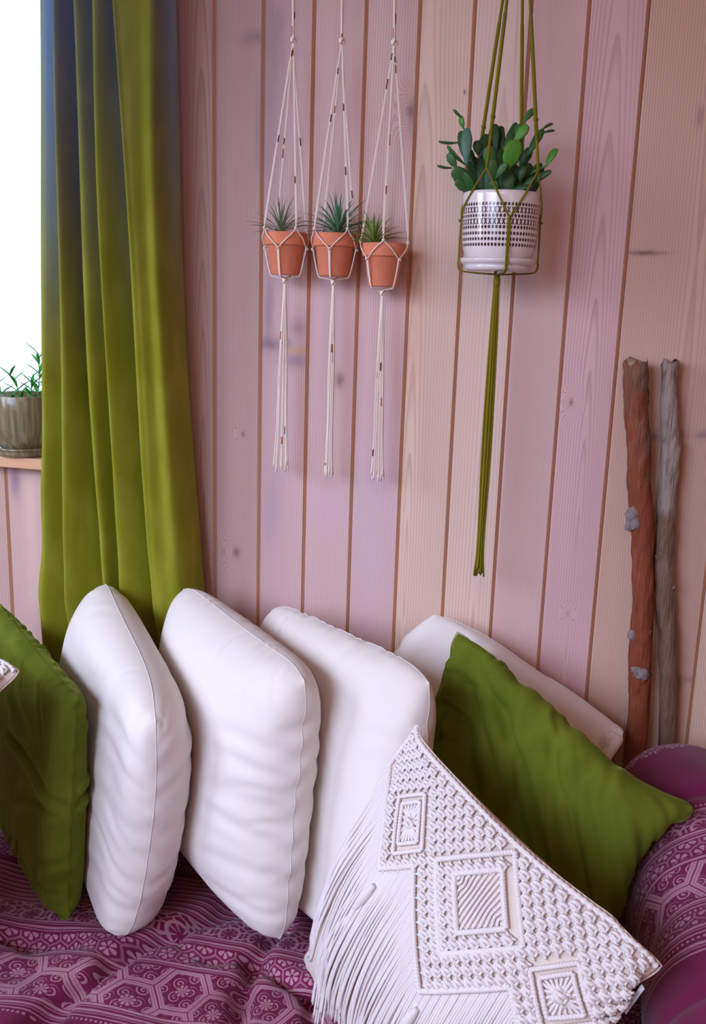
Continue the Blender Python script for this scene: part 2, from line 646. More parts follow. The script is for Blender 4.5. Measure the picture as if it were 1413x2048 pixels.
    # final smoothing of single-point noise
    for _ in range(2):
        A_ = P.copy()
        A_[:, 1:-1, 1:-1] = .6 * P[:, 1:-1, 1:-1] + .1 * (P[:, 2:, 1:-1] + P[:, :-2, 1:-1] + P[:, 1:-1, 2:] + P[:, 1:-1, :-2])
        P = A_
    if rounding > .05:                                 # corners: plump, without ears
        Wc = np.clip((np.abs(2 * U) * np.abs(2 * V)) ** 7 * 2.5, 0, 1)[None, ..., None]
        for _ in range(30):
            Q = np.pad(P, ((0, 0), (1, 1), (1, 1), (0, 0)), mode='edge')
            av = (Q[:, 2:, 1:-1] + Q[:, :-2, 1:-1] + Q[:, 1:-1, 2:] + Q[:, 1:-1, :-2]) / 4
            P = P + Wc * .5 * (av - P)
            m = .5 * (P[0] + P[1])
            P[:, rim] = m[rim]
    return P


def pillow_mesh(P):
    n = P.shape[1] - 1
    idx = np.zeros((2, n + 1, n + 1), int)
    verts = []
    for s in range(2):
        for i in range(n + 1):
            for j in range(n + 1):
                if s == 1 and (i in (0, n) or j in (0, n)):
                    idx[1, i, j] = idx[0, i, j]
                else:
                    idx[s, i, j] = len(verts)
                    verts.append(P[s, i, j])
    f = []
    for i in range(n):
        for j in range(n):
            a = idx[0]
            f.append((a[i, j], a[i, j + 1], a[i + 1, j + 1], a[i + 1, j]))
            a = idx[1]
            f.append((a[i, j], a[i + 1, j], a[i + 1, j + 1], a[i, j + 1]))
    return np.array(verts), f


def rim_path(P):
    n = P.shape[1] - 1
    Q = P[0]
    return np.array([Q[i, 0] for i in range(n)] + [Q[n, j] for j in range(n)] + [Q[i, n] for i in range(n, 0, -1)] + [Q[0, j] for j in range(n, -1, -1)])


def pillow(label, P, mat, seam_r=.0006, seam_mat=None, sub=1):
    root = thing('throw_pillow', label, 'pillow', (P[..., 0].mean(), P[..., 1].mean(), P[..., 2].min()))
    o = obj('cover', pillow_mesh(P), mat, root)
    m = o.modifiers.new('smooth', 'SUBSURF')
    m.levels = m.render_levels = sub
    obj('seam', tube(rim_path(P), seam_r, 5, False), seam_mat or mat, root)
    return root


def up(*p): return np.array([p[0], p[1], p[2] + EYE])


PILL = {
    'left_green': (up(-.382, -.125, -.600), up(-.082, -.39, -.623), up(-.145, -.36, -1.02), (.42, .42)),
    'white_1': (up(-.174, -.130, -.522), up(.092, -.438, -.613), up(-.022, -.376, -1.045), (.44, .45)),
    'white_2': (up(-.018, -.115, -.512), up(.300, -.404, -.532), up(.242, -.393, -1.00), (.45, .46)),
    'white_3': (up(.146, -.090, -.540), up(.482, -.378, -.525), up(.376, -.38, -.995), (.45, .45)),
    'white_4': (up(.424, -.070, -.530), up(.850, -.11, -.722), up(.36, -.16, -.93), (.49, .40)),
    'green_right': (up(.520, -.20, -.528), up(.875, -.385, -.645), up(.405, -.34, -.93), (.43, .40)),
    'macrame': (up(.473, -.425, -.574), up(.792, -.687, -.676), up(.372, -.458, -.989), (.44, .43)),
}
FR = {k: pillow_frame(*v) for k, v in PILL.items()}
wallp = (np.array([0, -.006, 0]), np.array([0, -1.0, 0]))
seatp = (np.array([0, 0, SEAT - .006]), np.array([0, 0, 1.0]))


def between(a, b, t=.5, gap=.0028):
    """two half-spaces that keep neighbouring pillows apart"""
    ca, cb = FR[a][0], FR[b][0]
    na, nb = FR[a][3], FR[b][3]
    nn = na + nb * np.sign(na @ nb)
    nn /= np.linalg.norm(nn)
    if nn @ (cb - ca) < 0:
        nn = -nn
    po = ca * (1 - t) + cb * t
    return (po - nn * gap, -nn), (po + nn * gap, nn)


PL = {k: [wallp, seatp] for k in PILL}
for q_ in ('white_4', 'green_right', 'macrame'):
    PL[q_].append((None, None))
PL['left_green'][0] = PL['white_1'][0] = (np.array([0, -.104, 0]), np.array([0, -1.0, 0]))
PL['white_2'][0] = (np.array([0, -.088, 0]), np.array([0, -1.0, 0]))
for a, b_, t in (('left_green', 'white_1', .5), ('white_1', 'white_2', .5), ('white_2', 'white_3', .5),
                 ('-white_3', 'macrame', .66), ('-white_3', 'green_right', .72), ('-white_3', 'white_4', .5),
                 ('white_4', 'green_right', .5), ('green_right', 'macrame', .5)):
    pa, pb = between(a.strip('-'), b_, t)
    if a[0] != '-':                         # a dash: only the second gives way
        PL[a].append(pa)
    PL[b_].append(pb)

def finer(P):
    """twice the grid, cubic in between"""
    for ax in (1, 2):
        Q = np.moveaxis(P, ax, 0)
        pad_ = np.concatenate([2 * Q[:1] - Q[1:2], Q, 2 * Q[-1:] - Q[-2:-1]])
        mid = (-pad_[:-3] + 9 * pad_[1:-2] + 9 * pad_[2:-1] - pad_[3:]) / 16
        out = np.empty((2 * len(Q) - 1,) + Q.shape[1:])
        out[::2], out[1::2] = Q, mid
        P = np.moveaxis(out, 0, ax)
    return P


def wrinkle(P, seed, count=26, depth=.0022, extra=()):
    """soft creases: short ones running in from the seams, and those given as (sheet, s0, t0, s1, t1, width, depth)"""
    n = P.shape[1] - 1
    rs = np.random.RandomState(seed)
    g = np.linspace(0, 1, n + 1)
    S_, T_ = np.meshgrid(g, g, indexing='ij')
    D = np.zeros((2, n + 1, n + 1))
    todo = list(extra)
    for _ in range(count):
        e, q = rs.randint(4), rs.uniform(.06, .94)
        ln, an = rs.uniform(.08, .30), rs.uniform(-.5, .5)
        a0 = [(q, 0.02), (q, .98), (.02, q), (.98, q)][e]
        dr = [(math.sin(an), math.cos(an)), (math.sin(an), -math.cos(an)), (math.cos(an), math.sin(an)), (-math.cos(an), math.sin(an))][e]
        todo.append((rs.randint(2), a0[0], a0[1], a0[0] + dr[0] * ln, a0[1] + dr[1] * ln, rs.uniform(.010, .022), rs.uniform(.4, 1) * depth))
    for sh, s0, t0, s1, t1, wd, dp in todo:
        ds, dt = s1 - s0, t1 - t0
        L2 = ds * ds + dt * dt
        k = ((S_ - s0) * ds + (T_ - t0) * dt) / L2
        kc = np.clip(k, 0, 1)
        bow = .10 * math.sqrt(L2) * np.sin(PI * kc)
        nrm_ = math.sqrt(L2)
        off = ((S_ - s0 - kc * ds) * -dt + (T_ - t0 - kc * dt) * ds) / nrm_ - bow
        along = np.hypot(S_ - s0 - kc * ds, T_ - t0 - kc * dt)
        dist = np.sqrt(np.maximum(along ** 2 - ((S_ - s0 - kc * ds) * -dt / nrm_ + (T_ - t0 - kc * dt) * ds / nrm_) ** 2, 0) + off ** 2)
        fade = np.sin(PI * np.clip(kc * .86 + .14, 0, 1)) ** .7
        D[int(sh)] += dp * fade * (-np.exp(-(dist / wd) ** 2) + .75 * np.exp(-((dist - 1.9 * wd) / (1.1 * wd)) ** 2))
    du, dv = np.gradient(P, axis=1), np.gradient(P, axis=2)
    N = np.cross(du, dv)
    N[1] *= -1
    N /= np.linalg.norm(N, axis=-1)[..., None] + 1e-12
    if ((P[0] - P[1]) * N[0]).sum() < 0:
        N = -N
    rimf = np.minimum(np.minimum(S_, 1 - S_), np.minimum(T_, 1 - T_))
    D *= np.clip(rimf / .03, 0, 1)
    return P + D[..., None] * N


POS = {}
WH = dict(rounding=.10, stretch=1.14)
for nm, kw, wr in (
        ('left_green', dict(vol=.0105, rounding=.02, seed=3, stretch=1.08), dict(count=30, depth=.004, extra=[(0, .98, .47, .45, .40, .018, .010), (0, .95, .50, .60, .62, .02, .005), (0, .3, .05, .7, .3, .03, .004), (1, .98, .47, .45, .40, .018, .010), (1, .9, .1, .6, .35, .03, .004)])),
        ('white_1', dict(vol=.0225, seed=4, sag=.7, **WH), dict(count=30, depth=.0016, extra=[(q, .98, t, .55, t + w_, .02 + w_ * .1, .0018) for q in (0, 1) for t, w_ in ((.20, .07), (.31, .02), (.47, .08), (.66, -.03), (.78, .05))])),
        ('white_2', dict(vol=.0215, seed=5, **WH), dict(count=26, depth=.0015, extra=[(q, .98, t, .60, t + w_, .018 + abs(w_) * .1, .0018) for q in (0, 1) for t, w_ in ((.30, .05), (.38, .02), (.47, .06), (.60, -.02), (.70, .05), (.84, .01))])),
        ('white_3', dict(vol=.0190, seed=6, **WH), dict(count=22, depth=.0014, extra=[(0, .2, .93, .9, .86, .02, .004), (1, .2, .93, .9, .86, .02, .004)])),
        ('white_4', dict(vol=.0125, seed=7, **WH), dict(count=20, depth=.0024)),
        ('green_right', dict(vol=.0095, rounding=.03, seed=8, stretch=1.10), dict(count=26, depth=.0035, extra=[(q, .30, .02, .42, .62, .035, .006) for q in (0, 1)] + [(q, .52, .02, .60, .5, .03, .005) for q in (0, 1)] + [(q, .12, .1, .25, .7, .04, .005) for q in (0, 1)] + [(q, .7, .05, .66, .4, .03, .004) for q in (0, 1)])),
        ('macrame', dict(vol=.0125, rounding=.02, seed=9, stretch=1.08), dict(count=0))):
    POS[nm] = inflate(FR[nm], PILL[nm][3], PL[nm], **kw)
    POS[nm] = wrinkle(finer(POS[nm]), 40 + len(POS), **wr)

pillow('green velvet pillow creased down its middle, leaning left of the row of white pillows', POS['left_green'], green)
pillow('upright plump white pillow turned edge-on, nearest the curtain', POS['white_1'], canvas)
pillow('white pillow second from the curtain, with a bent rounded top corner', POS['white_2'], canvas)
pillow('white pillow third from the curtain, broad side showing beside the knotted pillow', POS['white_3'], canvas)
pillow('white pillow lying aslant against the wall behind the big green pillow', POS['white_4'], canvas)
pillow('large green velvet pillow tilted between the knotted pillow and the sofa arm', POS['green_right'], green)
# ------------------------------------------------------------------ the knotted (macrame) pillow
mac_cloth = cloth('macrame_backing', srgb(218, 202, 190))
mac_cord = cloth('macrame_cord', srgb(229, 219, 216), 2200, .1, .06)
MP = POS['macrame'][0]
MN = MP.shape[0] - 1
_du, _dv = np.gradient(MP, axis=0), np.gradient(MP, axis=1)
_nn = np.cross(_du, _dv)
_nn /= np.linalg.norm(_nn, axis=-1)[..., None] + 1e-12
if _nn[MN // 2, MN // 2] @ FR['macrame'][3] < 0:
    _nn = -_nn


def lerp2(G_, s, t):
    x, y = min(max(s, 0), 1) * MN, min(max(t, 0), 1) * MN
    i, j = min(int(x), MN - 1), min(int(y), MN - 1)
    a, b_ = x - i, y - j
    return G_[i, j] * (1 - a) * (1 - b_) + G_[i + 1, j] * a * (1 - b_) + G_[i, j + 1] * (1 - a) * b_ + G_[i + 1, j + 1] * a * b_


def S_at(s, t, c=0.0):
    return lerp2(MP, s, t) + c * lerp2(_nn, s, t)


R2 = math.sqrt(2)


def hv(h, v, c=0.0):
    """the net is worked on the square of the pillow turned by 45 degrees"""
    return S_at((h + v) / R2, (v - h) / R2, c)


mac = thing('macrame_pillow', 'large pillow with knotted cream cord diamonds and long fringe, before the right-hand green pillow', 'pillow', MP.reshape(-1, 3).mean(0) * [1, 1, 0] + [0, 0, .47])
mo = obj('cover', pillow_mesh(POS['macrame']), mac_cloth, mac)
obj('seam', tube(rim_path(POS['macrame']), .001, 5, False), mac_cloth, mac)

DIAS = [(.137, .365, .404, .630), (-.022, .086, .226, .377), (.372, .490, .680, .812)]
ZIG = [(-.075, .262), (-.075, .413), (.060, .414), (.057, .713), (.317, .715), (.315, .930)]


def in_net(h, v, m=0.0):
    s, t = (h + v) / R2, (v - h) / R2
    if s < .03 or s > .975 or t < .015 or t > .60:
        return False
    if h < -.075 + m or (h < .060 + m and v > .413 - m) or (h < .317 + m and v > .714 - m):
        return False
    return True


def knot_mesh():
    """a square knot: two core cords, two wraps over them, a loop at either side, ties to the neighbours"""
    q = .0136
    parts = []
    for a in (-.0017, .0017):
        parts.append(tube([(a, -.0068, .0014), (a, 0, .0026), (a, .0068, .0014)], .0019, 5))
    for b_, tl in ((.0023, .0009), (-.0023, -.0009)):
        parts.append(tube([(-.0050, b_ - tl, .0012), (-.0034, b_ - tl * .6, .0040), (0, b_, .0052), (.0034, b_ + tl * .6, .0040), (.0050, b_ + tl, .0012)], .0023, 6))
    for a in (-1, 1):
        parts.append(tube([(a * .0036, .0042, .0012), (a * .0056, .0018, .0030), (a * .0056, -.0018, .0030), (a * .0036, -.0042, .0012)], .0019, 5))
        for b_ in (-1, 1):
            parts.append(tube([(a * .0022, b_ * .0042, .0022), (a * q * .52, b_ * q * .52, .0012)], .0017, 5))
    return join(parts)


km = mesh('square_knot', *knot_mesh())
km.materials.append(mac_cord)
STEP = .0295
spots = []
for i in range(-12, 34):
    for j in range(0, 42):
        h, v = -.075 + STEP * (i + .62), .006 + STEP * (j + .5)
        if not in_net(h, v, .007):
            continue
        if any(a - .011 < h < b_ + .011 and c - .011 < v < d + .011 for a, b_, c, d in DIAS[1:]):
            continue
        a, b_, c, d = DIAS[0]
        if a - .010 < h < b_ + .010 and c - .010 < v < d + .010 and not (a + .010 < h < b_ - .010 and c + .010 < v < d - .010):
            continue
        if .186 < h < .335 and .437 < v < .591:
            continue
        spots.append((h, v))
# one ring of knots between the two outlines of the big diamond
rng = random.Random(3)


def knot_matrix(h, v):
    p = hv(h, v, .0012)
    es = hv(h + .004, v + .004) - hv(h - .004, v - .004)       # along s
    et = hv(h - .004, v + .004) - hv(h + .004, v - .004)       # along t
    n_ = np.cross(es, et)
    if n_ @ FR['macrame'][3] < 0:
        n_ = -n_
    ks, kt = np.linalg.norm(es) / (.008 * R2 / R2 * .44 * R2), np.linalg.norm(et) / (.008 * .44 * R2)
    es, n_ = es / np.linalg.norm(es), n_ / np.linalg.norm(n_)
    et = et / np.linalg.norm(et)
    ks, kt = min(max(ks, .55), 1.25), min(max(kt, .55), 1.25)
    j = rng.uniform(1.0, 1.2)
    return Matrix(((es[0] * ks, et[0] * kt, n_[0] * j, p[0]), (es[1] * ks, et[1] * kt, n_[1] * j, p[1]), (es[2] * ks, et[2] * kt, n_[2] * j, p[2]), (0, 0, 0, 1)))


spots.sort(key=lambda q: np.linalg.norm(hv(*q) - CAM))
inv_root = mac.matrix_world.inverted()
rest_parts = []
kv = np.array([tuple(v.co) for v in km.vertices])
kf = [tuple(p.vertices) for p in km.polygons]
for q, (h, v) in enumerate(spots):
    M = knot_matrix(h, v)
    if q < 290:
        o = bpy.data.objects.new('square_knot', km)
        C.objects.link(o)
        o.parent = mac
        o.matrix_parent_inverse = inv_root
        o.matrix_basis = M
    else:
        A_ = np.array(M)
        rest_parts.append((kv @ A_[:3, :3].T + A_[:3, 3], kf))
if rest_parts:
    o = obj('square_knots', join(rest_parts), mac_cord, mac)
    o['kind'] = 'stuff'


def ridge(name, pts, r=.0038, c=.0042, pitch=.0040):
    """a row of half-hitches: a cord with one bead of thread after another"""
    ln = 0
    P_ = np.array([hv(h, v, c) for (h0, v0), (h1, v1) in zip(pts[:-1], pts[1:]) for h, v in
                   [(h0 + (h1 - h0) * k / 60, v0 + (v1 - v0) * k / 60) for k in range(60)]] + [hv(*pts[-1], c)])
    d = np.concatenate([[0], np.cumsum(np.linalg.norm(np.diff(P_, axis=0), axis=1))])
    m = max(8, int(d[-1] / pitch * 4))
    t = np.linspace(0, d[-1], m)
    Q = np.column_stack([np.interp(t, d, P_[:, k]) for k in range(3)])
    rr_ = r * (.80 + .28 * np.abs(np.sin(PI * t / pitch)))
    return obj(name, tube(Q, rr_, 7), mac_cord, mac)


for di, (a, b_, c, d) in enumerate(DIAS):
    ridges = [(a, b_, c, d), (.193, .328, .444, .584)] if di == 0 else [(a, b_, c, d), (a + .018, b_ - .018, c + .020, d - .022)]
    for h0, h1, v0, v1 in ridges:
        for p0, p1 in (((h0, v0), (h1, v0)), ((h1, v0), (h1, v1)), ((h1, v1), (h0, v1)), ((h0, v1), (h0, v0))):
            ridge('diamond_ridge', [p0, p1], .0038 if di == 0 else .0030)
    # loose cords across the heart of the diamond, tied in the middle
    h0, h1, v0, v1 = ridges[-1]
    hc, vc = (h0 + h1) / 2, (v0 + v1) / 2
    n_str = 15 if di == 0 else 10
    for q in range(n_str):
        f = (q + .5) / n_str
        # cords run along t: enter on the top/right sides and leave on the left/bottom ones
        if f < .5:
            g0 = (h0 + (h1 - h0) * f * 2, v0)
            g1 = (h0, v0 + (v1 - v0) * f * 2)
        else:
            g0 = (h1, v0 + (v1 - v0) * (f - .5) * 2)
            g1 = (h0 + (h1 - h0) * (f - .5) * 2, v1)
        pull = (.12 if di == 0 else .75)
        mid = ((g0[0] + g1[0]) / 2 * (1 - pull) + hc * pull, (g0[1] + g1[1]) / 2 * (1 - pull) + vc * pull)
        pth = smooth_path([hv(*g0, .0012), hv((g0[0] + mid[0]) / 2, (g0[1] + mid[1]) / 2, .0024), hv(*mid, .0030), hv((g1[0] + mid[0]) / 2, (g1[1] + mid[1]) / 2, .0024), hv(*g1, .0012)], 4)
        obj('heart_cord', tube(pth, .0019, 6), mac_cord, mac)
    if di:
        o = bpy.data.objects.new('heart_knot', km)
        C.objects.link(o)
        o.parent = mac
        o.matrix_parent_inverse = inv_root
        o.matrix_basis = knot_matrix(hc, vc) @ Matrix.Scale(1.15, 4)
for p0, p1 in zip(ZIG[:-1], ZIG[1:]):
    ridge('zigzag_ridge', [p0, p1], .0038)
# plaited edging along the top and the upper left side
for nm, pts in (('top_edging', [(s, .012) for s in np.linspace(.0, .99, 40)]), ('side_edging', [(.012, t) for t in np.linspace(.0, .20, 14)])):
    P_ = smooth_path([S_at(s, t, .002) for s, t in pts], 6)
    d = np.concatenate([[0], np.cumsum(np.linalg.norm(np.diff(P_, axis=0), axis=1))])
    t = np.arange(0, d[-1], .0016)
    Q = np.column_stack([np.interp(t, d, P_[:, k]) for k in range(3)])
    obj(nm, tube(Q, .0040 * (.72 + .38 * np.abs(np.sin(PI * t / .0085))), 8), mac_cord, mac)
    Q2 = Q + np.column_stack([np.sin(t / .0085 * PI)] * 3) * .0016
    obj(nm, tube(Q2, .0018, 6), mac_cord, mac)


def hang_strand(h, v, ln, seed, lift):
    """a fringe cord: lies over the pillow's face, then falls off its edge to the quilt"""
    r_ = random.Random(seed)
    s, t = (h + v) / R2, (v - h) / R2
    lane = random.Random(int(seed / 60)).uniform(-.10, .06) + r_.uniform(-.03, .03)
    tt, ss, done = t, s, 0.0
    pts = [S_at(ss, tt, .0016)]
    vel = None
    while done < ln:
        k = done / ln
        tt2, ss2 = tt + .06, ss + lane * .06 * (.3 + 1.4 * k)
        c2 = .0020 + lift * math.sin(PI * min(1, k * 1.1 + .05))
        if tt2 < .86 and ss2 > .012 and vel is None:
            p2 = S_at(ss2, tt2, c2)
            tt, ss = tt2, ss2
        else:
            if vel is None:
                vel = pts[-1] - pts[-2] if len(pts) > 1 else np.array([-.01, -.004, -.02])
            vel = vel * .72 + np.array([-.0006, -.0022, -.0105])
            vel *= .022 / np.linalg.norm(vel)
            p2 = pts[-1] + vel
            if p2[2] < SEAT - .001:
                p2[2] = SEAT - .001 + r_.uniform(0, .003)
                vel = np.array([vel[0] * .8 - .004, vel[1] * .8 - .006, 0])
        done += np.linalg.norm(p2 - pts[-1])
        pts.append(p2)
    return smooth_path(pts, 3)


starts = []
for (h0, v0), (h1, v1) in zip([(-.103, .115)] + ZIG[:-1], ZIG):
    L_ = math.hypot(h1 - h0, v1 - v0)
    m = int(L_ / .0090)
    starts += [(h0 + (h1 - h0) * (k + .5) / m, v0 + (v1 - v0) * (k + .5) / m) for k in range(m)]
for q, (h, v) in enumerate(starts):
    for lay in range(2 if q % 3 else 1):
        ln = .235 + .05 * random.Random(q * 2 + lay).random() + (.02 if v > .6 else 0)
        pth = hang_strand(h + .002 * lay, v, ln, q * 7 + lay * 3 + 1, .002 + .0035 * lay)
        obj('fringe_strand', tube(pth, .00165, 5), mac_cord, mac)
# two wrapped tassel heads
for h, v in ((-.085, .455), (.045, .752)):
    s, t = (h + v) / R2, (v - h) / R2
    pth = np.array([S_at(s - .002 * k, t + .012 * k, .0075) for k in range(9)])
    obj('tassel_wrap', tube(smooth_path(pth, 3), .0022 + .0046 * np.sin(np.linspace(.25, PI - .2, 25)), 10), mac_cord, mac)
    rg = random.Random(int(v * 100))
    for q in range(9):
        e = rg.uniform(-.03, .03)
        pts = [pth[-1], S_at(s - .02 + e * .6, t + .15, .006), S_at(s - .03 + e, min(.95, t + .24), .0045)]
        obj('tassel_strand', tube(smooth_path(pts, 5), .0013, 5), mac_cord, mac)
# sewn-in tag at the right edge
tg = [S_at(.985, t, .003 + o_) for t in np.linspace(.05, .17, 6) for o_ in (0, .0004)]
tp0, tp1 = S_at(.992, .07, .003), S_at(.996, .20, .003)
nv = FR['macrame'][3]
uv_ = FR['macrame'][1]
tv = np.array([tp0, tp1, tp1 + uv_ * .006 + nv * .003, tp0 + uv_ * .006 + nv * .003])
tv = np.vstack([tv, tv + np.cross(uv_, tp1 - tp0) / np.linalg.norm(tp1 - tp0) * .0006])
to = obj('care_tag', (tv, [(0, 1, 2, 3), (7, 6, 5, 4), (0, 4, 5, 1), (1, 5, 6, 2), (2, 6, 7, 3), (3, 7, 4, 0)], False), plain('white_tag', srgb(225, 228, 232), .6, var=.03), mac)
to['label'] = 'white sewn-in tag'

# its twin at the far left, of which only a corner shows
B2 = at(38, 1342, -.49)
u1, v1_ = FR['macrame'][1], FR['macrame'][2]
n1_ = np.cross(u1, v1_)
u2 = np.array([.80, -.50, .18]); u2 /= np.linalg.norm(u2)
v2 = np.array([-.05, -.46, -.88]); v2 -= (v2 @ u2) * u2; v2 /= np.linalg.norm(v2)
n2_ = np.cross(u2, v2)
Rm = np.stack([u2, v2, n2_], 1) @ np.stack([u1, v1_, n1_], 1).T
Bc = MP[MN, 0]
T4 = Matrix([list(Rm[0]) + [0], list(Rm[1]) + [0], list(Rm[2]) + [0], [0, 0, 0, 1]])
off = B2 - Rm @ Bc
T4.translation = Vector([float(x) for x in off])
twin = mac.copy()
C.objects.link(twin)
twin.matrix_world = T4 @ mac.matrix_world
twin['label'] = 'knotted cream cord pillow at the far left, only its corner in view'
for ch in list(mac.children):
    nm = ch.name.split('.')[0]
    if nm in ('fringe_strand', 'tassel_strand', 'tassel_wrap', 'heart_cord', 'care_tag', 'heart_knot'):
        continue
    c2 = ch.copy()
    C.objects.link(c2)
    c2.parent = twin
    c2.matrix_parent_inverse = inv_root
# ------------------------------------------------------------------ daybed with its printed quilt
def hexcell(x, y):
    """hexagon lattice of unit width: distance to the cell's edge, and the position in the cell"""
    R3 = 1.7320508
    ax, ay = xmod(x, 1.0) - .5, xmod(y, R3) - R3 / 2
    bx, by = xmod(x - .5, 1.0) - .5, xmod(y - R3 / 2, R3) - R3 / 2
    pick = xlt(ax * ax + ay * ay, bx * bx + by * by)
    gx = ax * pick + bx * (1.0 - pick)
    gy = ay * pick + by * (1.0 - pick)
    axx, ayy = xabs(gx), xabs(gy)
    return .5 - xmax(axx * .5 + ayy * .8660254, axx), gx, gy


def line(v, c, hw, soft=.012):
    return 1.0 - xstep(xabs(v - c), hw, hw + soft)


def print_cloth(name, bands, period, solid=()):
    """block-printed magenta cotton; bands run across v (metres in the UV map), patterns repeat along u"""
    m, b = new_mat(name)
    t = X.nt.nodes.new('ShaderNodeUVMap')
    s = X.nt.nodes.new('ShaderNodeSeparateXYZ')
    X.nt.links.new(t.outputs[0], s.inputs[0])
    u0, v0 = X(s.outputs[0]), X(s.outputs[1])
    wob = noise(vec(u0 * 60, v0 * 60, 0.0), 1.0, 1) - .5
    u = u0 + wob * .0016
    v = xmod(v0 + wob * .0018, period)
    tot = None
    for kind, a, c in bands:
        mask = xlt(v, c) * (1.0 - xlt(v, a))
        if kind == 'stripes':            # pale pin lines of uneven width
            q = xfract((v - a) * (1.0 / .0125))
            p = xmax(line(q, .3, .13, .08), line(q, .72, .04, .06) * .8)
        elif kind == 'dots':
            q = xfract(u * (1 / .007)) - .5
            r = (v - (a + c) / 2) * (1 / .007)
            p = 1.0 - xstep(q * q + r * r, .05, .12)
        elif kind == 'flower':           # rows of small six-petalled flowers
            d, gx, gy = hexcell(u * (1 / .034), (v - a) * (1 / .034))
            rr = xsqrt(gx * gx + gy * gy)
            pet = xabs(xsin(xatan2(gy, gx) * 3.0))
            p = xstep(pet * (1.0 - xstep(rr, .30, .48)) * xstep(rr, .05, .12), .38, .62)
            p = xmax(p, (1.0 - xstep(d, .02, .07)) * .55)
        elif kind == 'leaf':             # branching leaf lattice
            d, gx, gy = hexcell(u * (1 / .05) + .25, (v - a) * (1 / .05) + .2)
            rr = xsqrt(gx * gx + gy * gy)
            arm = xabs(xsin(xatan2(gy, gx) * 4.0 + rr * 3.0))
            p = xmax(xstep(1.0 - arm, .55, .8) * xstep(rr, .08, .14), line(rr, .33, .035, .03))
            p = xmax(p, (1.0 - xstep(d, .015, .04)) * .8)
        else:                            # big hexagons outlined twice, scrolls and a flower inside
            sc = 1 / .078
            d, gx, gy = hexcell((v - a) * sc + .5, u * sc)
            rr = xsqrt(gx * gx + gy * gy)
            p = xmax(line(d, .035, .016, .012), line(d, .085, .016, .012))
            ins = xstep(d, .115, .125)
            an = xatan2(gy, gx)
            d2, hx, hy = hexcell(gx * 3.1 + .5, gy * 3.1 + .35)
            r2 = xsqrt(hx * hx + hy * hy)
            scroll = xstep(xsin(r2 * 26.0 + xatan2(hy, hx)), .25, .6) * (1.0 - xstep(r2, .40, .46))
            fl = xstep(xabs(xsin(an * 4.0)) * (1.0 - xstep(rr, .12, .17)), .3, .6)
            n2 = noise(vec(u * 420, v * 420, 0.0), 1.0, 1)
            p = xmax(p, xmax(scroll * xstep(rr, .15, .19), fl) * ins * xstep(n2, .30, .42))
        tot = p * mask if tot is None else tot + p * mask
    fade = noise(vec(u0 * 9, v0 * 9, 4.0), 1.0, 3)
    fib = noise(vec(u0 * 900, v0 * 900, 0.0), 1.0, 1)
    dark = mix(xstep(fade, .3, .7), srgb(98, 18, 56), srgb(120, 30, 74))
    pale = mix(xstep(fade, .3, .7), srgb(186, 132, 150), srgb(206, 162, 174))
    sol = None
    for a, c in solid:
        q = xlt(v0, c) * (1.0 - xlt(v0, a))
        sol = q if sol is None else sol + q
    k = tot * (.62 + .5 * (fib - .5) + .25 * (fade - .5))
    if sol is not None:
        k = k * (1.0 - sol)
    put(b, 'Base Color', mix(X.op('MULTIPLY', k, 1.0, clamp=True), dark, pale))
    put(b, 'Roughness', .85)
    put(b, 'Specular IOR Level', .15)
    put(b, 'Sheen Weight', .12)
    bump(b, fib, .15, .001)
    return m


SEATB = [('hex', .04, .13), ('stripes', .13, .15), ('flower', .155, .20), ('stripes', .215, .32), ('leaf', .32, .366), ('stripes', .366, .392),
         ('flower', .392, .438), ('stripes', .438, .452), ('hex', .452, .546), ('stripes', .546, .575), ('dots', .577, .585)]
quilt = print_cloth('printed_quilt', SEATB, .59)
ARMB = [('stripes', 0.01, 0.03), ('leaf', 0.03, 0.065), ('dots', 0.25, 0.2584), ('stripes', 0.2609, 0.2727), ('leaf', 0.2744, 0.313), ('stripes', 0.3147, 0.3315), ('flower', 0.3332, 0.3651), ('stripes', 0.3668, 0.3735), ('hex', 0.3752, 0.4474), ('stripes', 0.4491, 0.4659), ('dots', 0.4676, 0.476), ('flower', 0.476, 0.4978), ('stripes', 0.4995, 0.5163), ('dots', 0.518, 0.5264), ('stripes', 0.528, 0.5448)]
arm_cloth = print_cloth('printed_arm_cover', ARMB, 3.0)
dark_wood = wood('dark_bed_wood', srgb(96, 62, 44), 0, .03, .02, .2, 240, .7, axis='zx')

bed = thing('daybed', 'daybed with a magenta block-printed quilt, carrying all the pillows', 'sofa', (0.0, -.45, 0))
BX0, BX1, BY0, BY1 = -1.15, 1.06, -.98, -.068


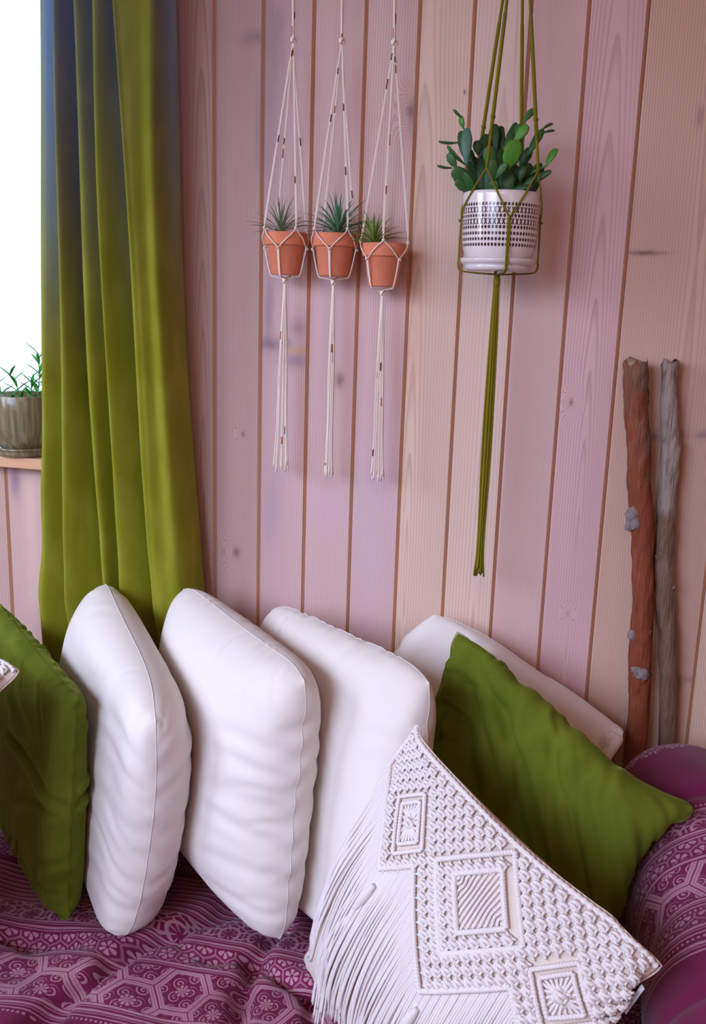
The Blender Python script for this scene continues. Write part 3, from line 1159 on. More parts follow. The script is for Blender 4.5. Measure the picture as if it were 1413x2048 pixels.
def seat_height(x, y):
    """puffed quilt with pulled creases"""
    z = .452 + 0 * x
    rs = np.random.RandomState(11)
    z = z + .006 * np.sin(x * 17 + 1.3 * np.sin(y * 9)) * np.cos(y * 15 + .7) + .004 * np.sin(x * 31 + y * 22)
    creases = [  # along the seat in plan: valley lines with width and depth
        ([(.16, -.10), (.13, -.26), (.06, -.36), (.01, -.44), (-.03, -.56), (-.06, -.70)], .020, .026),
        ([(.245, -.28), (.22, -.38), (.235, -.50), (.26, -.62)], .015, .013),
        ([(.06, -.36), (.12, -.40), (.22, -.38)], .016, .010),
        ([(-.42, -.22), (-.38, -.35), (-.27, -.46), (-.22, -.62)], .018, .014),
        ([(.22, -.38), (.33, -.43), (.40, -.40)], .013, .012),
        ([(.01, -.44), (-.12, -.42), (-.27, -.46)], .018, .009),
        ([(.33, -.43), (.37, -.56), (.42, -.70)], .015, .012),
        ([(-.72, -.15), (-.70, -.40), (-.74, -.80)], .02, .015),
        ([(.62, -.15), (.60, -.45), (.64, -.90)], .02, .015)]
    for pts, wd, dp in creases:
        pts = smooth_path(pts, 6)[:, :2] if len(pts[0]) == 2 else pts
        best = np.full(x.shape, 9.0)
        for a, b_ in zip(pts[:-1], pts[1:]):
            d = b_ - a
            t = np.clip(((x - a[0]) * d[0] + (y - a[1]) * d[1]) / (d @ d), 0, 1)
            best = np.minimum(best, np.hypot(x - a[0] - t * d[0], y - a[1] - t * d[1]))
        dp = dp * 1.5
        z = z - dp * np.exp(-(best / wd) ** 2) + dp * .42 * np.exp(-((best - wd * 2.4) / (wd * 1.6)) ** 2)
        # gathers running into the crease
        z = z + .0022 * np.sin(x * 60 + y * 95 + dp * 900) * np.exp(-(best / (wd * 2.2)) ** 2)
    z = .450 + np.tanh((z - .450) / .014) * np.where(z > .450, .013, .030 + 0 * z) * np.where(z > .450, 1, .014 / .030 * 1.9)
    edge = np.minimum(np.minimum(x - BX0, BX1 - x), np.minimum(y - BY0, BY1 - y))
    z = z - .05 * np.exp(-edge / .018)
    return z


nx, ny = 300, 170
gx, gy = np.meshgrid(np.linspace(BX0, BX1, nx), np.linspace(BY0, BY1, ny), indexing='ij')
gz = seat_height(gx, gy)
top = np.stack([gx, gy, gz], -1).reshape(-1, 3)
fc = [(i * ny + j, (i + 1) * ny + j, (i + 1) * ny + j + 1, i * ny + j + 1) for i in range(nx - 1) for j in range(ny - 1)]
ring = [i * ny for i in range(nx)] + [(nx - 1) * ny + j for j in range(1, ny)] + [i * ny + ny - 1 for i in range(nx - 2, -1, -1)] + [j for j in range(ny - 2, 0, -1)]
low = top[ring].copy()
low[:, 2] = .20
nb = len(top)
allv = np.vstack([top, low])
nr_ = len(ring)
fc += [(ring[i], nb + i, nb + (i + 1) % nr_, ring[(i + 1) % nr_]) for i in range(nr_)]
fc.append(tuple(nb + i for i in range(nr_)))
qm = mesh('seat_quilt', allv, fc)
uvl = qm.uv_layers.new(name='UVMap')
li = np.zeros(len(qm.loops), int)
qm.loops.foreach_get('vertex_index', li)
# the cloth lies with its bands along the wall, dragged a little askew and into the creases
ux = allv[:, 0] + .25 * (allv[:, 2] - .452)
vv = -allv[:, 1] + .085 * allv[:, 0] + .006 * np.sin(allv[:, 0] * 9 + 1) - .5 * (allv[:, 2] - .452)
uvl.data.foreach_set('uv', np.stack([ux[li], vv[li]], -1).astype(np.float32).ravel())
obj('seat_quilt', qm, quilt, bed)
bs = obj('bed_base', (*box(BX0 + .02, BX1 + .01, BY0 + .02, BY1 - .004, .10, .199), False), dark_wood, bed)
for x in (BX0 + .06, BX1 - .06):
    for y in (BY0 + .06, BY1 - .06):
        obj('leg', lathe([(.022, 0), (.03, .10)], (x, y, 0), 16, True), dark_wood, bed)

# rolled arm on the right
na, nl = 72, 150
ys = np.linspace(-.075, -.98, nl)
V_, UV_ = [], []
for i, y in enumerate(ys):
    s = -.075 - y
    e = min(1.0, (max(s, 0) / .17))
    e = max(.02, math.sin(math.acos(1 - e)) if e < 1 else 1.0)          # rounded end by the wall
    eb = min(1.0, (.905 - s) / .06)
    eb = max(.02, math.sin(math.acos(max(-1, 1 - eb))) if eb < 1 else 1.0)
    pull = 1 - .035 * math.exp(-((s - .235) / .012) ** 2) - .03 * math.exp(-((s - .62) / .010) ** 2) + .010 * math.sin(s * 40)
    rx, rz = .130 * (.52 + .48 * e) * eb * pull, .152 * (.45 + .55 * e) * eb * pull
    rx *= 1 + .10 * min(1, max(0, (s - .30) / .25))
    cx, cz = .862 + .07 * min(1, max(0, s / .45)), .822 - .152 + .0 + (1 - e) * .025
    for k in range(na):
        a = 2 * PI * k / na
        rr = 1 + .012 * math.sin(3 * a + 9 * s) + .006 * math.sin(7 * a - 26 * s)
        V_.append((cx + rx * rr * math.sin(a), y, cz + rz * rr * math.cos(a)))
        UV_.append((a / (2 * PI) * .86, s + .012 * math.sin(a * 2) + .006 * math.sin(5 * a)))
Fa = [(i * na + k, (i + 1) * na + k, (i + 1) * na + (k + 1) % na, i * na + (k + 1) % na) for i in range(nl - 1) for k in range(na)]
Fa += [tuple(range(na)), tuple((nl - 1) * na + k for k in range(na))[::-1]]
am = mesh('armrest', np.array(V_), Fa)
uvl = am.uv_layers.new(name='UVMap')
for p in am.polygons:
    for l in p.loop_indices:
        vi = am.loops[l].vertex_index
        uu, v2 = UV_[vi]
        if len(p.vertices) == 4 and vi % na == 0 and max(q % na for q in p.vertices) == na - 1:
            uu += .86
        uvl.data[l].uv = (uu, v2)
arm = obj('armrest', am, arm_cloth, bed)
arm['label'] = 'rolled arm in the magenta print with solid bands'
# ------------------------------------------------------------------ curtain
def curtain_material():
    m, b = new_mat('green_velvet_curtain')
    x, y, z = xyz()
    n1 = noise(vec(x * 1.4, y, z * .5), 20, 3)
    n2 = noise(vec(x, y, z), 900, 1)
    put(b, 'Base Color', mix(xstep(n1, .35, .75) * .4 + n2 * .1, srgb(132, 132, 28), srgb(166, 166, 64)))
    put(b, 'Roughness', .85)
    put(b, 'Specular IOR Level', .1)
    put(b, 'Sheen Weight', .9)
    put(b, 'Sheen Roughness', .32)
    put(b, 'Sheen Tint', srgb(200, 205, 150))
    bump(b, n2 * .4 + n1, .2, .0012)
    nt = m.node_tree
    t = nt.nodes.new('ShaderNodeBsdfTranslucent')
    t.inputs[0].default_value = (.14, .26, .62, 1)      # blue tint for backlight, standing in for haze over the cloth
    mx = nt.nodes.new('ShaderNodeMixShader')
    thin = xstep(z, 1.30, 2.08) * .36                    # translucency raised with height to imitate blue haze at the top
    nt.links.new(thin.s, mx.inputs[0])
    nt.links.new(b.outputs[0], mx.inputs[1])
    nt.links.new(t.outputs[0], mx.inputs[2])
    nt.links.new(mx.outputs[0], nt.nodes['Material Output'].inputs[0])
    return m


# left edges of the pleats, measured at three heights
PLEATS = {0: (78, 110, 147, 186, 228, 307, 352), 640: (84, 120, 172, 208, 267, 322, 373), 1200: (79, 132, 207, 242, 304, 360, 410)}
CYS = {0: (-.095, -.132, -.116, -.132, -.142, -.132, -.030), 640: (-.095, -.130, -.114, -.130, -.140, -.130, -.030), 1200: (-.088, -.100, -.092, -.100, -.106, -.100, -.030)}
LV = {}
for py, pxs in PLEATS.items():
    cr = [at(px, py, y) for px, y in zip(pxs, CYS[py])]
    row = []
    for i in range(5):
        p = cr[i]
        nxt = cr[i + 1][0]
        wd = (nxt - p[0]) if i < 4 else .05
        row.append((p[0], p[1]))
        row.append((p[0] + min(.012, wd * .3), p[1] - .004))
        if i < 4:
            row.append((p[0] + wd * .62, p[1] * .42 - .056 * .58))
            row.append((p[0] + wd * .86, -.056))
    row += [(cr[5][0] - .02, cr[5][1] - .003), (cr[5][0], cr[5][1] + .004), ((cr[5][0] + cr[6][0]) / 2 + .004, -.066), (cr[6][0], cr[6][1])]
    LV[float(cr[3][2])] = row
zs = sorted(LV)
NZ, SP = 90, 7
rows = []
for iz in range(NZ + 1):
    z = .16 + (2.36 - .16) * iz / NZ
    pts = []
    for q in range(len(row)):           # quadratic through the three levels, straight beyond them
        p0, p1, p2 = (np.array(LV[h][q]) for h in zs)
        zz = min(max(z, zs[0] - .25), zs[2] + .15)
        l0 = (zz - zs[1]) * (zz - zs[2]) / ((zs[0] - zs[1]) * (zs[0] - zs[2]))
        l1 = (zz - zs[0]) * (zz - zs[2]) / ((zs[1] - zs[0]) * (zs[1] - zs[2]))
        l2 = (zz - zs[0]) * (zz - zs[1]) / ((zs[2] - zs[0]) * (zs[2] - zs[1]))
        p = l0 * p0 + l1 * p1 + l2 * p2
        if z < .93:
            p[1] = p[1] * max(.55, 1 - (.93 - z) * 1.6)
        pts.append(p)
    path = smooth_path(pts, SP)
    s = np.linspace(0, 1, len(path))
    lowk = max(0, (1.3 - z)) / .6 if z > .9 else .4
    path[:, 1] += .003 * lowk * np.sin(s * 40 + z * 9) + .002 * lowk * np.sin(z * 38 + s * 11)
    path[:, 0] += .005 * lowk * np.sin(z * 26) * np.exp(-s * 8) + .002 * np.sin(z * 7 + s * 20)
    rows.append(np.column_stack([path, np.full(len(path), z)]))
G = np.array(rows)
nzr, nc = G.shape[:2]
cv = G.reshape(-1, 3)
cf = [(i * nc + j, i * nc + j + 1, (i + 1) * nc + j + 1, (i + 1) * nc + j) for i in range(nzr - 1) for j in range(nc - 1)]
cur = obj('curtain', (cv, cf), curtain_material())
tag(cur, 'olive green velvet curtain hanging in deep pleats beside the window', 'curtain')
rod = obj('trim_2', join([tube([(-1.5, -.10, 2.385), (.12, -.10, 2.385)], .013, 16), box(-.02, .01, -.10, .0, 2.38, 2.39), box(-1.44, -1.41, -.10, .0, 2.38, 2.39)]), dark_wood)
rod['kind'] = 'structure'

# ------------------------------------------------------------------ pot on the sill
glaze, b = new_mat('grey_brown_glaze')
x, y, z = xyz()
run = noise(vec(x * 120, y * 120, z * 9), 1.0, 3)
put(b, 'Base Color', mix(xstep(run, .35, .7), srgb(116, 104, 80), srgb(152, 142, 108)))
put(b, 'Roughness', .16)
bump(b, run, .06, .002)
soil = plain('potting_soil', srgb(52, 38, 30), .95, var=.5, scale=300)
PX, PY = -.400, .000
sz = SILL_Z + .0004
sa = obj('plant_saucer', lathe([(.0, 0), (.052, 0), (.058, .004), (.0605, .008), (.0585, .0105), (.063, .0135), (.0655, .018), (.062, .0185), (.058, .012), (.0, .010)], (PX, PY, sz), 56), glaze)
tag(sa, 'grey-brown glazed saucer on the window sill', 'saucer')
wp = thing('potted_plant', 'grey-brown glazed pot with a narrow-leaved plant on the window sill', 'plant', (PX, PY, sz + .0105))
obj('pot', lathe([(0, 0), (.040, 0), (.047, .004), (.055, .018), (.0595, .042), (.0605, .075), (.0603, .104), (.0595, .1055), (.0575, .104), (.057, .088), (.0, .088)], (PX, PY, sz + .0124), 56), glaze, wp)
obj('soil', lathe([(.0565, .0), (.05, .004), (.03, .006), (0, .007)], (PX, PY, sz + .0975), 24), soil, wp)
leafm = velvet('plant_leaf', srgb(64, 150, 60), srgb(120, 195, 84), .1)
put(leafm.node_tree.nodes['Principled BSDF'], 'Roughness', .4)


def blade(base, d, length, width, curl, up_=(0, 0, 1), fold=.25, n=6, tipw=.05, belly=.35):
    """a narrow leaf: folded strip that bends under its weight"""
    base, d = np.asarray(base, float), np.asarray(d, float)
    d /= np.linalg.norm(d)
    side = np.cross(d, up_)
    side /= np.linalg.norm(side) + 1e-9
    vs, fs = [], []
    p = base.copy()
    dd = d.copy()
    for i in range(n + 1):
        t = i / n
        wd = width * (max(tipw, math.sin(PI * min(1, (t + .12) / (1.12)) ** (math.log(.5) / math.log(belly + 1e-6)) if False else PI * (t * .86 + .14)) ** .8))
        nn = np.cross(side, dd)
        vs += [p - side * wd / 2 + nn * wd * fold, p, p + side * wd / 2 + nn * wd * fold]
        dd = dd + np.array(curl) / n
        dd /= np.linalg.norm(dd)
        p = p + dd * length / n
    for i in range(n):
        a = 3 * i
        fs += [(a, a + 1, a + 4, a + 3), (a + 1, a + 2, a + 5, a + 4)]
    return np.array(vs), fs


rr = random.Random(5)
top_z = sz + .10
for sx, sy, h, lean in ((.028, .004, .095, (.02, .0)), (.010, -.015, .055, (-.05, -.02)), (-.02, .0, .035, (-.12, -.02)), (.03, .02, .05, (.06, .0)), (.0, .02, .045, (.0, .03))):
    b0 = np.array([PX + sx, PY + sy, top_z])
    tip = b0 + np.array([lean[0] * .4, lean[1] * .4, h])
    path = smooth_path([b0, (b0 + tip) / 2 + np.array([.003, 0, 0]), tip], 5)
    obj('stem', tube(path, .0011, 5), leafm, wp)
    nl_ = int(5 + h * 110)
    for q in range(nl_):
        t = (q + 1) / nl_
        p = path[min(len(path) - 1, int(t * (len(path) - 1)))]
        a = q * 2.4 + sx * 50
        d = np.array([math.cos(a), math.sin(a) * .8, .55 + .5 * t])
        obj('leaf', blade(p, d, .030 + rr.random() * .010, .0062, (0, 0, -.25), n=5), leafm, wp)

# ------------------------------------------------------------------ three terracotta pots in knotted string hangers
terra = plain('terracotta', srgb(222, 134, 100), .8, .2, var=.09, scale=60)
string = cloth('cotton_string', srgb(244, 230, 216), 2500, .1)
dye = {'brown': plain('brown_dye', srgb(92, 62, 50), .9, .1), 'rust': plain('rust_dye', srgb(168, 92, 58), .9, .1)}
air_mats = [velvet('air_plant_dusty', srgb(112, 132, 96), srgb(166, 176, 138), .3), velvet('air_plant_green', srgb(76, 126, 92), srgb(132, 168, 132), .3), velvet('air_plant_lime', srgb(104, 140, 48), srgb(150, 176, 84), .25)]
YH = -.055
POT_PROF = [(0, 0), (.0235, 0), (.0248, .0015), (.0312, .0475), (.0316, .0478), (.0352, .0482), (.0358, .0495), (.0362, .068), (.0354, .0692), (.0335, .0688), (.0325, .058), (.0, .052)]


def cordr(a, b_, sagv=0, n=6):
    a, b_ = np.asarray(a), np.asarray(b_)
    t = np.linspace(0, 1, n + 1)[:, None]
    return a * (1 - t) + b_ * t


def fleck(parent, path, i, r, kind):
    i = max(1, min(len(path) - 2, i))
    a, c = path[i], path[i + 1]
    d = (c - a) / np.linalg.norm(c - a)
    ln = .0045 + .0035 * random.random()
    obj('dyed_fleck', tube([a, a + d * ln, a + d * ln * 2], r * 1.12, 6), dye[kind], parent)


def knot(name, p, r, mat, parent, seed=0):
    """an overhand knot: three fat turns of cord"""
    t = np.linspace(0, 2 * PI, 40)
    q = np.column_stack([(np.sin(t) + 2 * np.sin(2 * t)) * .33, (np.cos(t) - 2 * np.cos(2 * t)) * .33, -np.sin(3 * t) * .75])
    return obj(name, tube(np.asarray(p) + q * r, r * .52, 6, False), mat, parent)


random.seed(8)
HANG = [  # rim middle px, first node angle from the camera side, label, plant, top px, knot px
    dict(px=572, py=465, th=-65, top=(586, -150), knot=(587, 80), tail=940, spread=.013, plant=(562, 462, 0, 40, .046), tilt=0.02),
    dict(px=670, py=467, th=-58, top=(685, -150), knot=(684, 82), tail=950, spread=.007, plant=(676, 462, 1, 60, .054), tilt=0.0),
    dict(px=769, py=487, th=-2, top=(790, -150), knot=(789, 85), tail=960, spread=.011, plant=(748, 488, 2, 42, .040), tilt=0.0),
]
NM = ['left', 'middle', 'right']
PLN = ['wispy grey-green air plant in the left of three terracotta pots', 'full blue-green air plant in the middle terracotta pot', 'small lime-green air plant to one side of the right terracotta pot']
for hi, H in enumerate(HANG):
    c = at(H['px'], H['py'], YH)
    base = c - np.array([0, 0, .0692])
    pt = obj('terracotta_pot', lathe(POT_PROF, base, 48), terra)
    tag(pt, 'small terracotta pot, %s one of the three hanging in a row' % NM[hi], 'pot', 'hanging terracotta pots')
    hg = thing('string_hanger', 'off-white knotted string hanger with dyed flecks, holding the %s terracotta pot' % NM[hi], 'plant hanger', c + np.array([0, 0, .3]), 'string plant hangers')
    cam_dir = math.atan2(CAM[1] - c[1], CAM[0] - c[0])
    K = at(*H['knot'], YH)
    T = at(*H['top'], YH)
    R = .00105

    def around(deg, r, z):
        a = cam_dir + math.radians(deg)          # positive angles run to the right as the camera sees it
        return base + np.array([r * math.cos(a), r * math.sin(a), z])
    nodes = [around(H['th'] + 90 * q, .0392, .0745 if hi < 2 else .072) for q in range(4)]
    joints = [around(H['th'] + 45 + 90 * q, .0366, .043) for q in range(4)]
    bots = [around(H['th'] + 45 + 90 * q, .0262, -.0020) for q in range(4)]
    bk = base + np.array([.0, 0, -.006])
    # bundle above the knot, then four doubled cords down to the rim
    for q in range(4):
        off = np.array([math.cos(q * 1.57 + .4), math.sin(q * 1.57 + .4), 0]) * .0017
        mid = (T + K) / 2 + off * 1.6 + np.array([.002 * math.sin(q), 0, 0])
        up_path = smooth_path([T + off * .6, mid, K + off * .5], 8)
        cd1 = obj('cord', tube(up_path, R, 6), string, hg)
        if q % 2 == hi % 2:
            fleck(cd1, up_path, 12 + q, R, 'brown' if q < 2 else 'rust')
        d = nodes[q]
        split = K * .86 + d * .14
        path = np.vstack([smooth_path([K + off * .3, split + off * .35, K * .45 + d * .55 + np.array([0, 0, -.0015]), d], 8)])
        cd2 = obj('cord', tube(path, R, 6), string, hg)
        side = np.array([R * 1.7, R * .4, 0])
        path2 = path + side * np.linspace(.4, 1, len(path))[:, None] * (1 if q % 2 else -1)
        path2[-1] = path[-1]
        obj('cord', tube(path2, R, 6), string, hg)
        for _ in range(2):
            fleck(cd2, path, random.randint(3, 20), R * 1.05, random.choice(['brown', 'rust', 'brown']))
        knot('node_knot', d, .0022, string, hg)
        # the net round the pot: each node forks to the joints beside it
        for jq in (q, (q - 1) % 4):
            j = joints[jq]
            ang = (H['th'] + 90 * q + (22.5 if jq == q else -22.5))
            m1 = around(ang, .0390, .058)
            rimp = around(H['th'] + 90 * q + (9 if jq == q else -9), .0392, .0665)
            obj('cord', tube(smooth_path([d, rimp, m1, j], 5), R, 6), string, hg)
        j, bt = joints[q], bots[q]
        dn = smooth_path([j, (j + bt) / 2 + (j - base - np.array([0, 0, .045])) * .02, bt + np.array([0, 0, .002]), bt * .7 + bk * .3 + np.array([0, 0, -.0002]), bk], 6)
        for sgn in (-1, 1):
            off2 = np.array([-(j - base)[1], (j - base)[0], 0]) / .0366 * R * .9 * sgn
            o2 = obj('cord', tube(dn + off2 * np.linspace(.4, 1, len(dn))[::-1][:, None], R, 6), string, hg)
        if q == 1:
            fleck(o2, dn, 3, R * 1.1, 'brown')
        knot('joint_knot', j + (j - base - np.array([0, 0, .045])) * .04, .0019, string, hg)
    knot('gathering_knot', K, .0040, string, hg)
    knot('gathering_knot', bk - np.array([0, 0, .004]), .0040, string, hg)
    # tassel
    zt = at(H['px'], H['tail'], YH)[2]
    for q in range(8):
        a = q * PI / 4 + .3
        end = np.array([bk[0] + math.cos(a) * H['spread'] + .003 * (hi - 1), bk[1] + math.sin(a) * H['spread'] * .7, zt + random.uniform(-.006, .012)])
        s0 = bk - np.array([0, 0, .008])
        bow = .35 + .4 * random.random()
        path = smooth_path([s0 + np.array([math.cos(a), math.sin(a), 0]) * .0014, s0 * .6 + end * .4 + np.array([math.cos(a), math.sin(a), 0]) * .0028 * bow,
                            s0 * .25 + end * .75 + np.array([math.cos(a), math.sin(a), 0]) * -.0006, end], 8)
        cd3 = obj('tassel_strand', tube(path, np.where(np.arange(len(path)) > len(path) - 3, R * 1.5, R), 6), string, hg)
        if q in (1, 3, 4, 6):
            fleck(cd3, path, random.randint(4, len(path) - 3), R * 1.05, random.choice(['brown', 'rust', 'brown']))
    obj('wall_peg', tube([T + np.array([0, .055, .004]), T + np.array([0, -.012, .004])], .006, 12), dark_wood, hg)
    # air plant
    px, py, mi, nleaf, ln = H['plant']
    pc = at(px, py, YH + (0 if hi < 2 else -.004))
    pc[2] = base[2] + .057
    ap = thing('air_plant', PLN[hi], 'plant', pc)
    rr = random.Random(20 + hi)
    obj('base_bulb', ellipsoid(pc + np.array([0, 0, .006]), .006, .006, .0075, seg=10, rings=6), air_mats[mi], ap)
    for q in range(nleaf):
        a = q * 2.39996
        el = 1.45 - .98 * (q / nleaf) + rr.uniform(-.12, .12)
        d = np.array([math.cos(a) * math.cos(el), math.sin(a) * math.cos(el), math.sin(el)])
        L = ln * (.8 + .45 * rr.random()) + .012
        obj('leaf', blade(pc + np.array([0, 0, .008]) + d * .003, d, L, .0036 if hi else .0028, (d[0] * 1.1, d[1] * 1.1, -.95 * (1 - .5 * math.sin(el))), n=7, fold=.3), air_mats[mi], ap)

# ------------------------------------------------------------------ white planter with a leaf cactus in an olive hanger
YP = -.115
olive = cloth('olive_cord', srgb(122, 112, 14), 2500, .15)
pw, b = new_mat('dotted_white_glaze')
x, y, z = xyz()
ctr = at(1005, 389, YP)
PB = np.array([ctr[0], YP, EYE + .0605])
ang = xatan2(y - float(PB[1]), x - float(PB[0]))
hz = z - float(PB[2])
NREP = 66
uu = ang * (NREP / (2 * PI))
qd = xfract(uu) - .5
ink = None
for zc in (.0818, .0652, .0490, .0402, .0318, .0238):
    r = (hz - zc) * (1 / .0064)
    p = 1.0 - xstep(qd * qd * 1.2 + r * r * 1.0, .13, .20)
    ink = p if ink is None else xmax(ink, p)
for zc in (.0735, .0570):                       # chains of linked rings
    q2 = xfract(ang * (54 / (2 * PI))) - .5
    r = (hz - zc) * (1 / .0086)
    e = xabs(q2) * 1.0 + xabs(r) * .62                # a chain of diamonds: dark lattice, pale hearts
    ring_ = xstep(e, .13, .20) * (1.0 - xstep(xabs(r), .46, .52))
    wedge = xstep(xabs(r) * .55 - (.5 - xabs(q2)) * .55 + .0, -.06, .05)
    lat = 1.0 - xstep(xabs(xabs(q2) - (.5 - xabs(r) * .55)), .13, .20)
    ink = xmax(ink, xmax(lat, 0.0) * (1.0 - xstep(xabs(r), .48, .54)))
seamgap = xstep(xabs(xfract(ang * (1 / (2 * PI)) + .355) - .5), .004, .006)
dip = noise(vec(x * 25, y * 25, z * 25), 1.0, 2)
put(b, 'Base Color', mix(ink * seamgap, mix(dip, srgb(226, 214, 210), srgb(240, 230, 226)), srgb(74, 52, 56)))
put(b, 'Roughness', .14)
put(b, 'Coat Weight', .5)
put(b, 'Coat Roughness', .06)
plain_glaze = plain('white_glaze', srgb(226, 216, 214), .16, .5, var=.03, scale=30)
SB = PB - np.array([0, 0, .0135])
ps = obj('plant_saucer', lathe([(0, 0), (.046, 0), (.0495, .002), (.0512, .007), (.0500, .0088), (.0560, .0105), (.0583, .0135), (.0588, .0172), (.0572, .0188), (.0550, .0172), (.0535, .0133), (0, .0130)], SB, 64), plain_glaze)
tag(ps, 'white glazed saucer under the dotted hanging pot', 'saucer')
pc = thing('potted_cactus', 'leafy green cactus in a white glazed pot banded with brown dots, hanging by the wall', 'plant', PB)
obj('pot', lathe([(0, 0), (.0455, 0), (.0470, .0015), (.0520, .009), (.0548, .018), (.0568, .030), (.0585, .060), (.0592, .096), (.0590, .1005), (.0580, .1018), (.0566, .1008), (.0560, .085), (0, .085)], PB, 96), pw, pc)
obj('soil', lathe([(.0556, .0), (.04, .003), (0, .005)], PB + np.array([0, 0, .088]), 24), soil, pc)
cact = []
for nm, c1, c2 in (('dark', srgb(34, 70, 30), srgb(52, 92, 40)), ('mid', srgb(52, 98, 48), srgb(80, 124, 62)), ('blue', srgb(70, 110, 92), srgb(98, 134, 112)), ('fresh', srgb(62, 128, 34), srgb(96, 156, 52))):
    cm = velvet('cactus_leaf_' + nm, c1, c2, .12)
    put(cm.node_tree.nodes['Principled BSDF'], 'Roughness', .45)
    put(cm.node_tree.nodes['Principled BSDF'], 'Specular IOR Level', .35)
    cact.append(cm)


def pad(p0, p1, width, mat, roll=0.0, bend=.0):
    """a flat oval leaf segment with thickness, notched rim and blunt end"""
    p0, p1 = np.asarray(p0), np.asarray(p1)
    d = p1 - p0
    L = np.linalg.norm(d)
    d /= L
    view = CAM - p0
    view /= np.linalg.norm(view)
    sd = np.cross(d, view)
    sd /= np.linalg.norm(sd)
    nn = np.cross(sd, d)
    s2 = sd * math.cos(roll) + nn * math.sin(roll)
    n2 = -sd * math.sin(roll) + nn * math.cos(roll)
    vs, fs = [], []
    prof = [(0, .22), (.08, .34), (.2, .58), (.36, .84), (.52, .98), (.66, 1.0), (.8, .93), (.9, .76), (.965, .52), (1.0, .2)]
    for t, wf_ in prof:
        c = p0 + d * L * t + n2 * bend * L * math.sin(PI * t)
        hw = width / 2 * wf_ * (1 + .05 * math.sin(t * 21))
        th = .0016 * (.5 + .5 * wf_)
        for k in range(8):
            a = 2 * PI * k / 8
            vs.append(c + s2 * hw * math.cos(a) + n2 * th * math.sin(a))
    m = len(prof)
    for i in range(m - 1):
        for k in range(8):
            fs.append((i * 8 + k, (i + 1) * 8 + k, (i + 1) * 8 + (k + 1) % 8, i * 8 + (k + 1) % 8))
    fs += [tuple(range(8)), tuple((m - 1) * 8 + k for k in range(8))[::-1]]
    return obj('leaf_segment', (np.array(vs), fs), cact[mat], pc)


S = .00078                                     # metres per pixel at the plant
PADS = [  # from px, to px, width px, colour, start depth, end depth, roll
    (955, 395, 925, 345, 26, 1, -.15, -.17, .3), (948, 385, 912, 362, 20, 1, -.15, -.17, .2), (945, 372, 907, 338, 30, 1, -.155, -.175, .1),
    (905, 336, 875, 331, 9, 1, -.17, -.18, 1.1), (914, 337, 897, 306, 17, 1, -.172, -.175, .3), (932, 330, 895, 291, 12, 1, -.15, -.16, .8),
    (917, 285, 878, 283, 9, 1, -.14, -.15, 1.0), (935, 325, 922, 262, 20, 0, -.14, -.13, .2), (934, 330, 934, 256, 22, 2, -.17, -.165, .1),
    (928, 258, 922, 232, 13, 3, -.13, -.13, .5), (926, 236, 908, 219, 8, 1, -.13, -.14, .9), (955, 400, 945, 330, 20, 0, -.13, -.12, .2),
    (965, 395, 968, 320, 26, 0, -.14, -.13, .0), (968, 330, 972, 268, 26, 0, -.12, -.11, .2), (957, 310, 955, 281, 19, 0, -.15, -.15, .0),
    (975, 395, 985, 330, 28, 0, -.15, -.15, .1), (985, 345, 978, 292, 28, 1, -.16, -.17, -.2), (988, 320, 990, 248, 24, 0, -.11, -.1, .2),
    (1000, 330, 1002, 252, 24, 0, -.10, -.09, .4), (1002, 330, 1033, 245, 17, 0, -.12, -.11, .3), (1000, 395, 1005, 330, 34, 0, -.14, -.13, .0),
    (990, 395, 988, 360, 22, 1, -.16, -.17, .1), (988, 362, 987, 318, 18, 1, -.17, -.18, .0), (990, 360, 1014, 326, 16, 1, -.17, -.18, .3),
    (1015, 395, 1015, 340, 36, 0, -.15, -.15, .1), (1014, 340, 1034, 280, 38, 3, -.17, -.175, -.2), (1030, 285, 1056, 250, 21, 3, -.17, -.17, .3),
    (1046, 246, 1070, 217, 14, 1, -.16, -.15, .3), (1035, 280, 1040, 248, 16, 1, -.13, -.12, .2), (1030, 400, 1040, 335, 26, 0, -.13, -.13, .3),
    (1040, 340, 1062, 295, 20, 0, -.12, -.12, .2), (1056, 312, 1087, 258, 17, 1, -.14, -.13, .3), (1086, 258, 1106, 247, 8, 1, -.13, -.12, .7),
    (1087, 266, 1110, 261, 7, 1, -.13, -.12, .8), (1040, 362, 1050, 332, 18, 0, -.15, -.15, .1), (1012, 388, 1058, 372, 14, 0, -.15, -.16, .5),
    (1034, 386, 1075, 352, 13, 0, -.15, -.16, .5), (1055, 372, 1103, 342, 14, 0, -.15, -.165, .4), (1060, 350, 1094, 332, 7, 1, -.15, -.16, .9),
    (1093, 332, 1114, 297, 17, 3, -.16, -.155, .6), (1064, 345, 1084, 327, 13, 0, -.14, -.13, .3), (1020, 390, 1022, 352, 28, 0, -.12, -.12, .1),
    (970, 398, 955, 350, 22, 0, -.13, -.12, .2), (1000, 350, 1018, 305, 22, 0, -.14, -.14, .2), (950, 340, 940, 300, 16, 0, -.12, -.11, .3),
]
rp_ = random.Random(12)
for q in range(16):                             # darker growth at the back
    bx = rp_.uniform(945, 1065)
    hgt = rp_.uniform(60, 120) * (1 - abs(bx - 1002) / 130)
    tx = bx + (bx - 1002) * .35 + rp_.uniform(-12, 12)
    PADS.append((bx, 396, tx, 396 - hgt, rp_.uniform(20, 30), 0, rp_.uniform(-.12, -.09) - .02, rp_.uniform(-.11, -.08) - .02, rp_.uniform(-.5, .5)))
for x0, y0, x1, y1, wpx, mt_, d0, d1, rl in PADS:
    pad(at(x0, y0, d0 + .02), at(x1, y1, d1 + .02), wpx * S * .98, mt_, rl, .06)

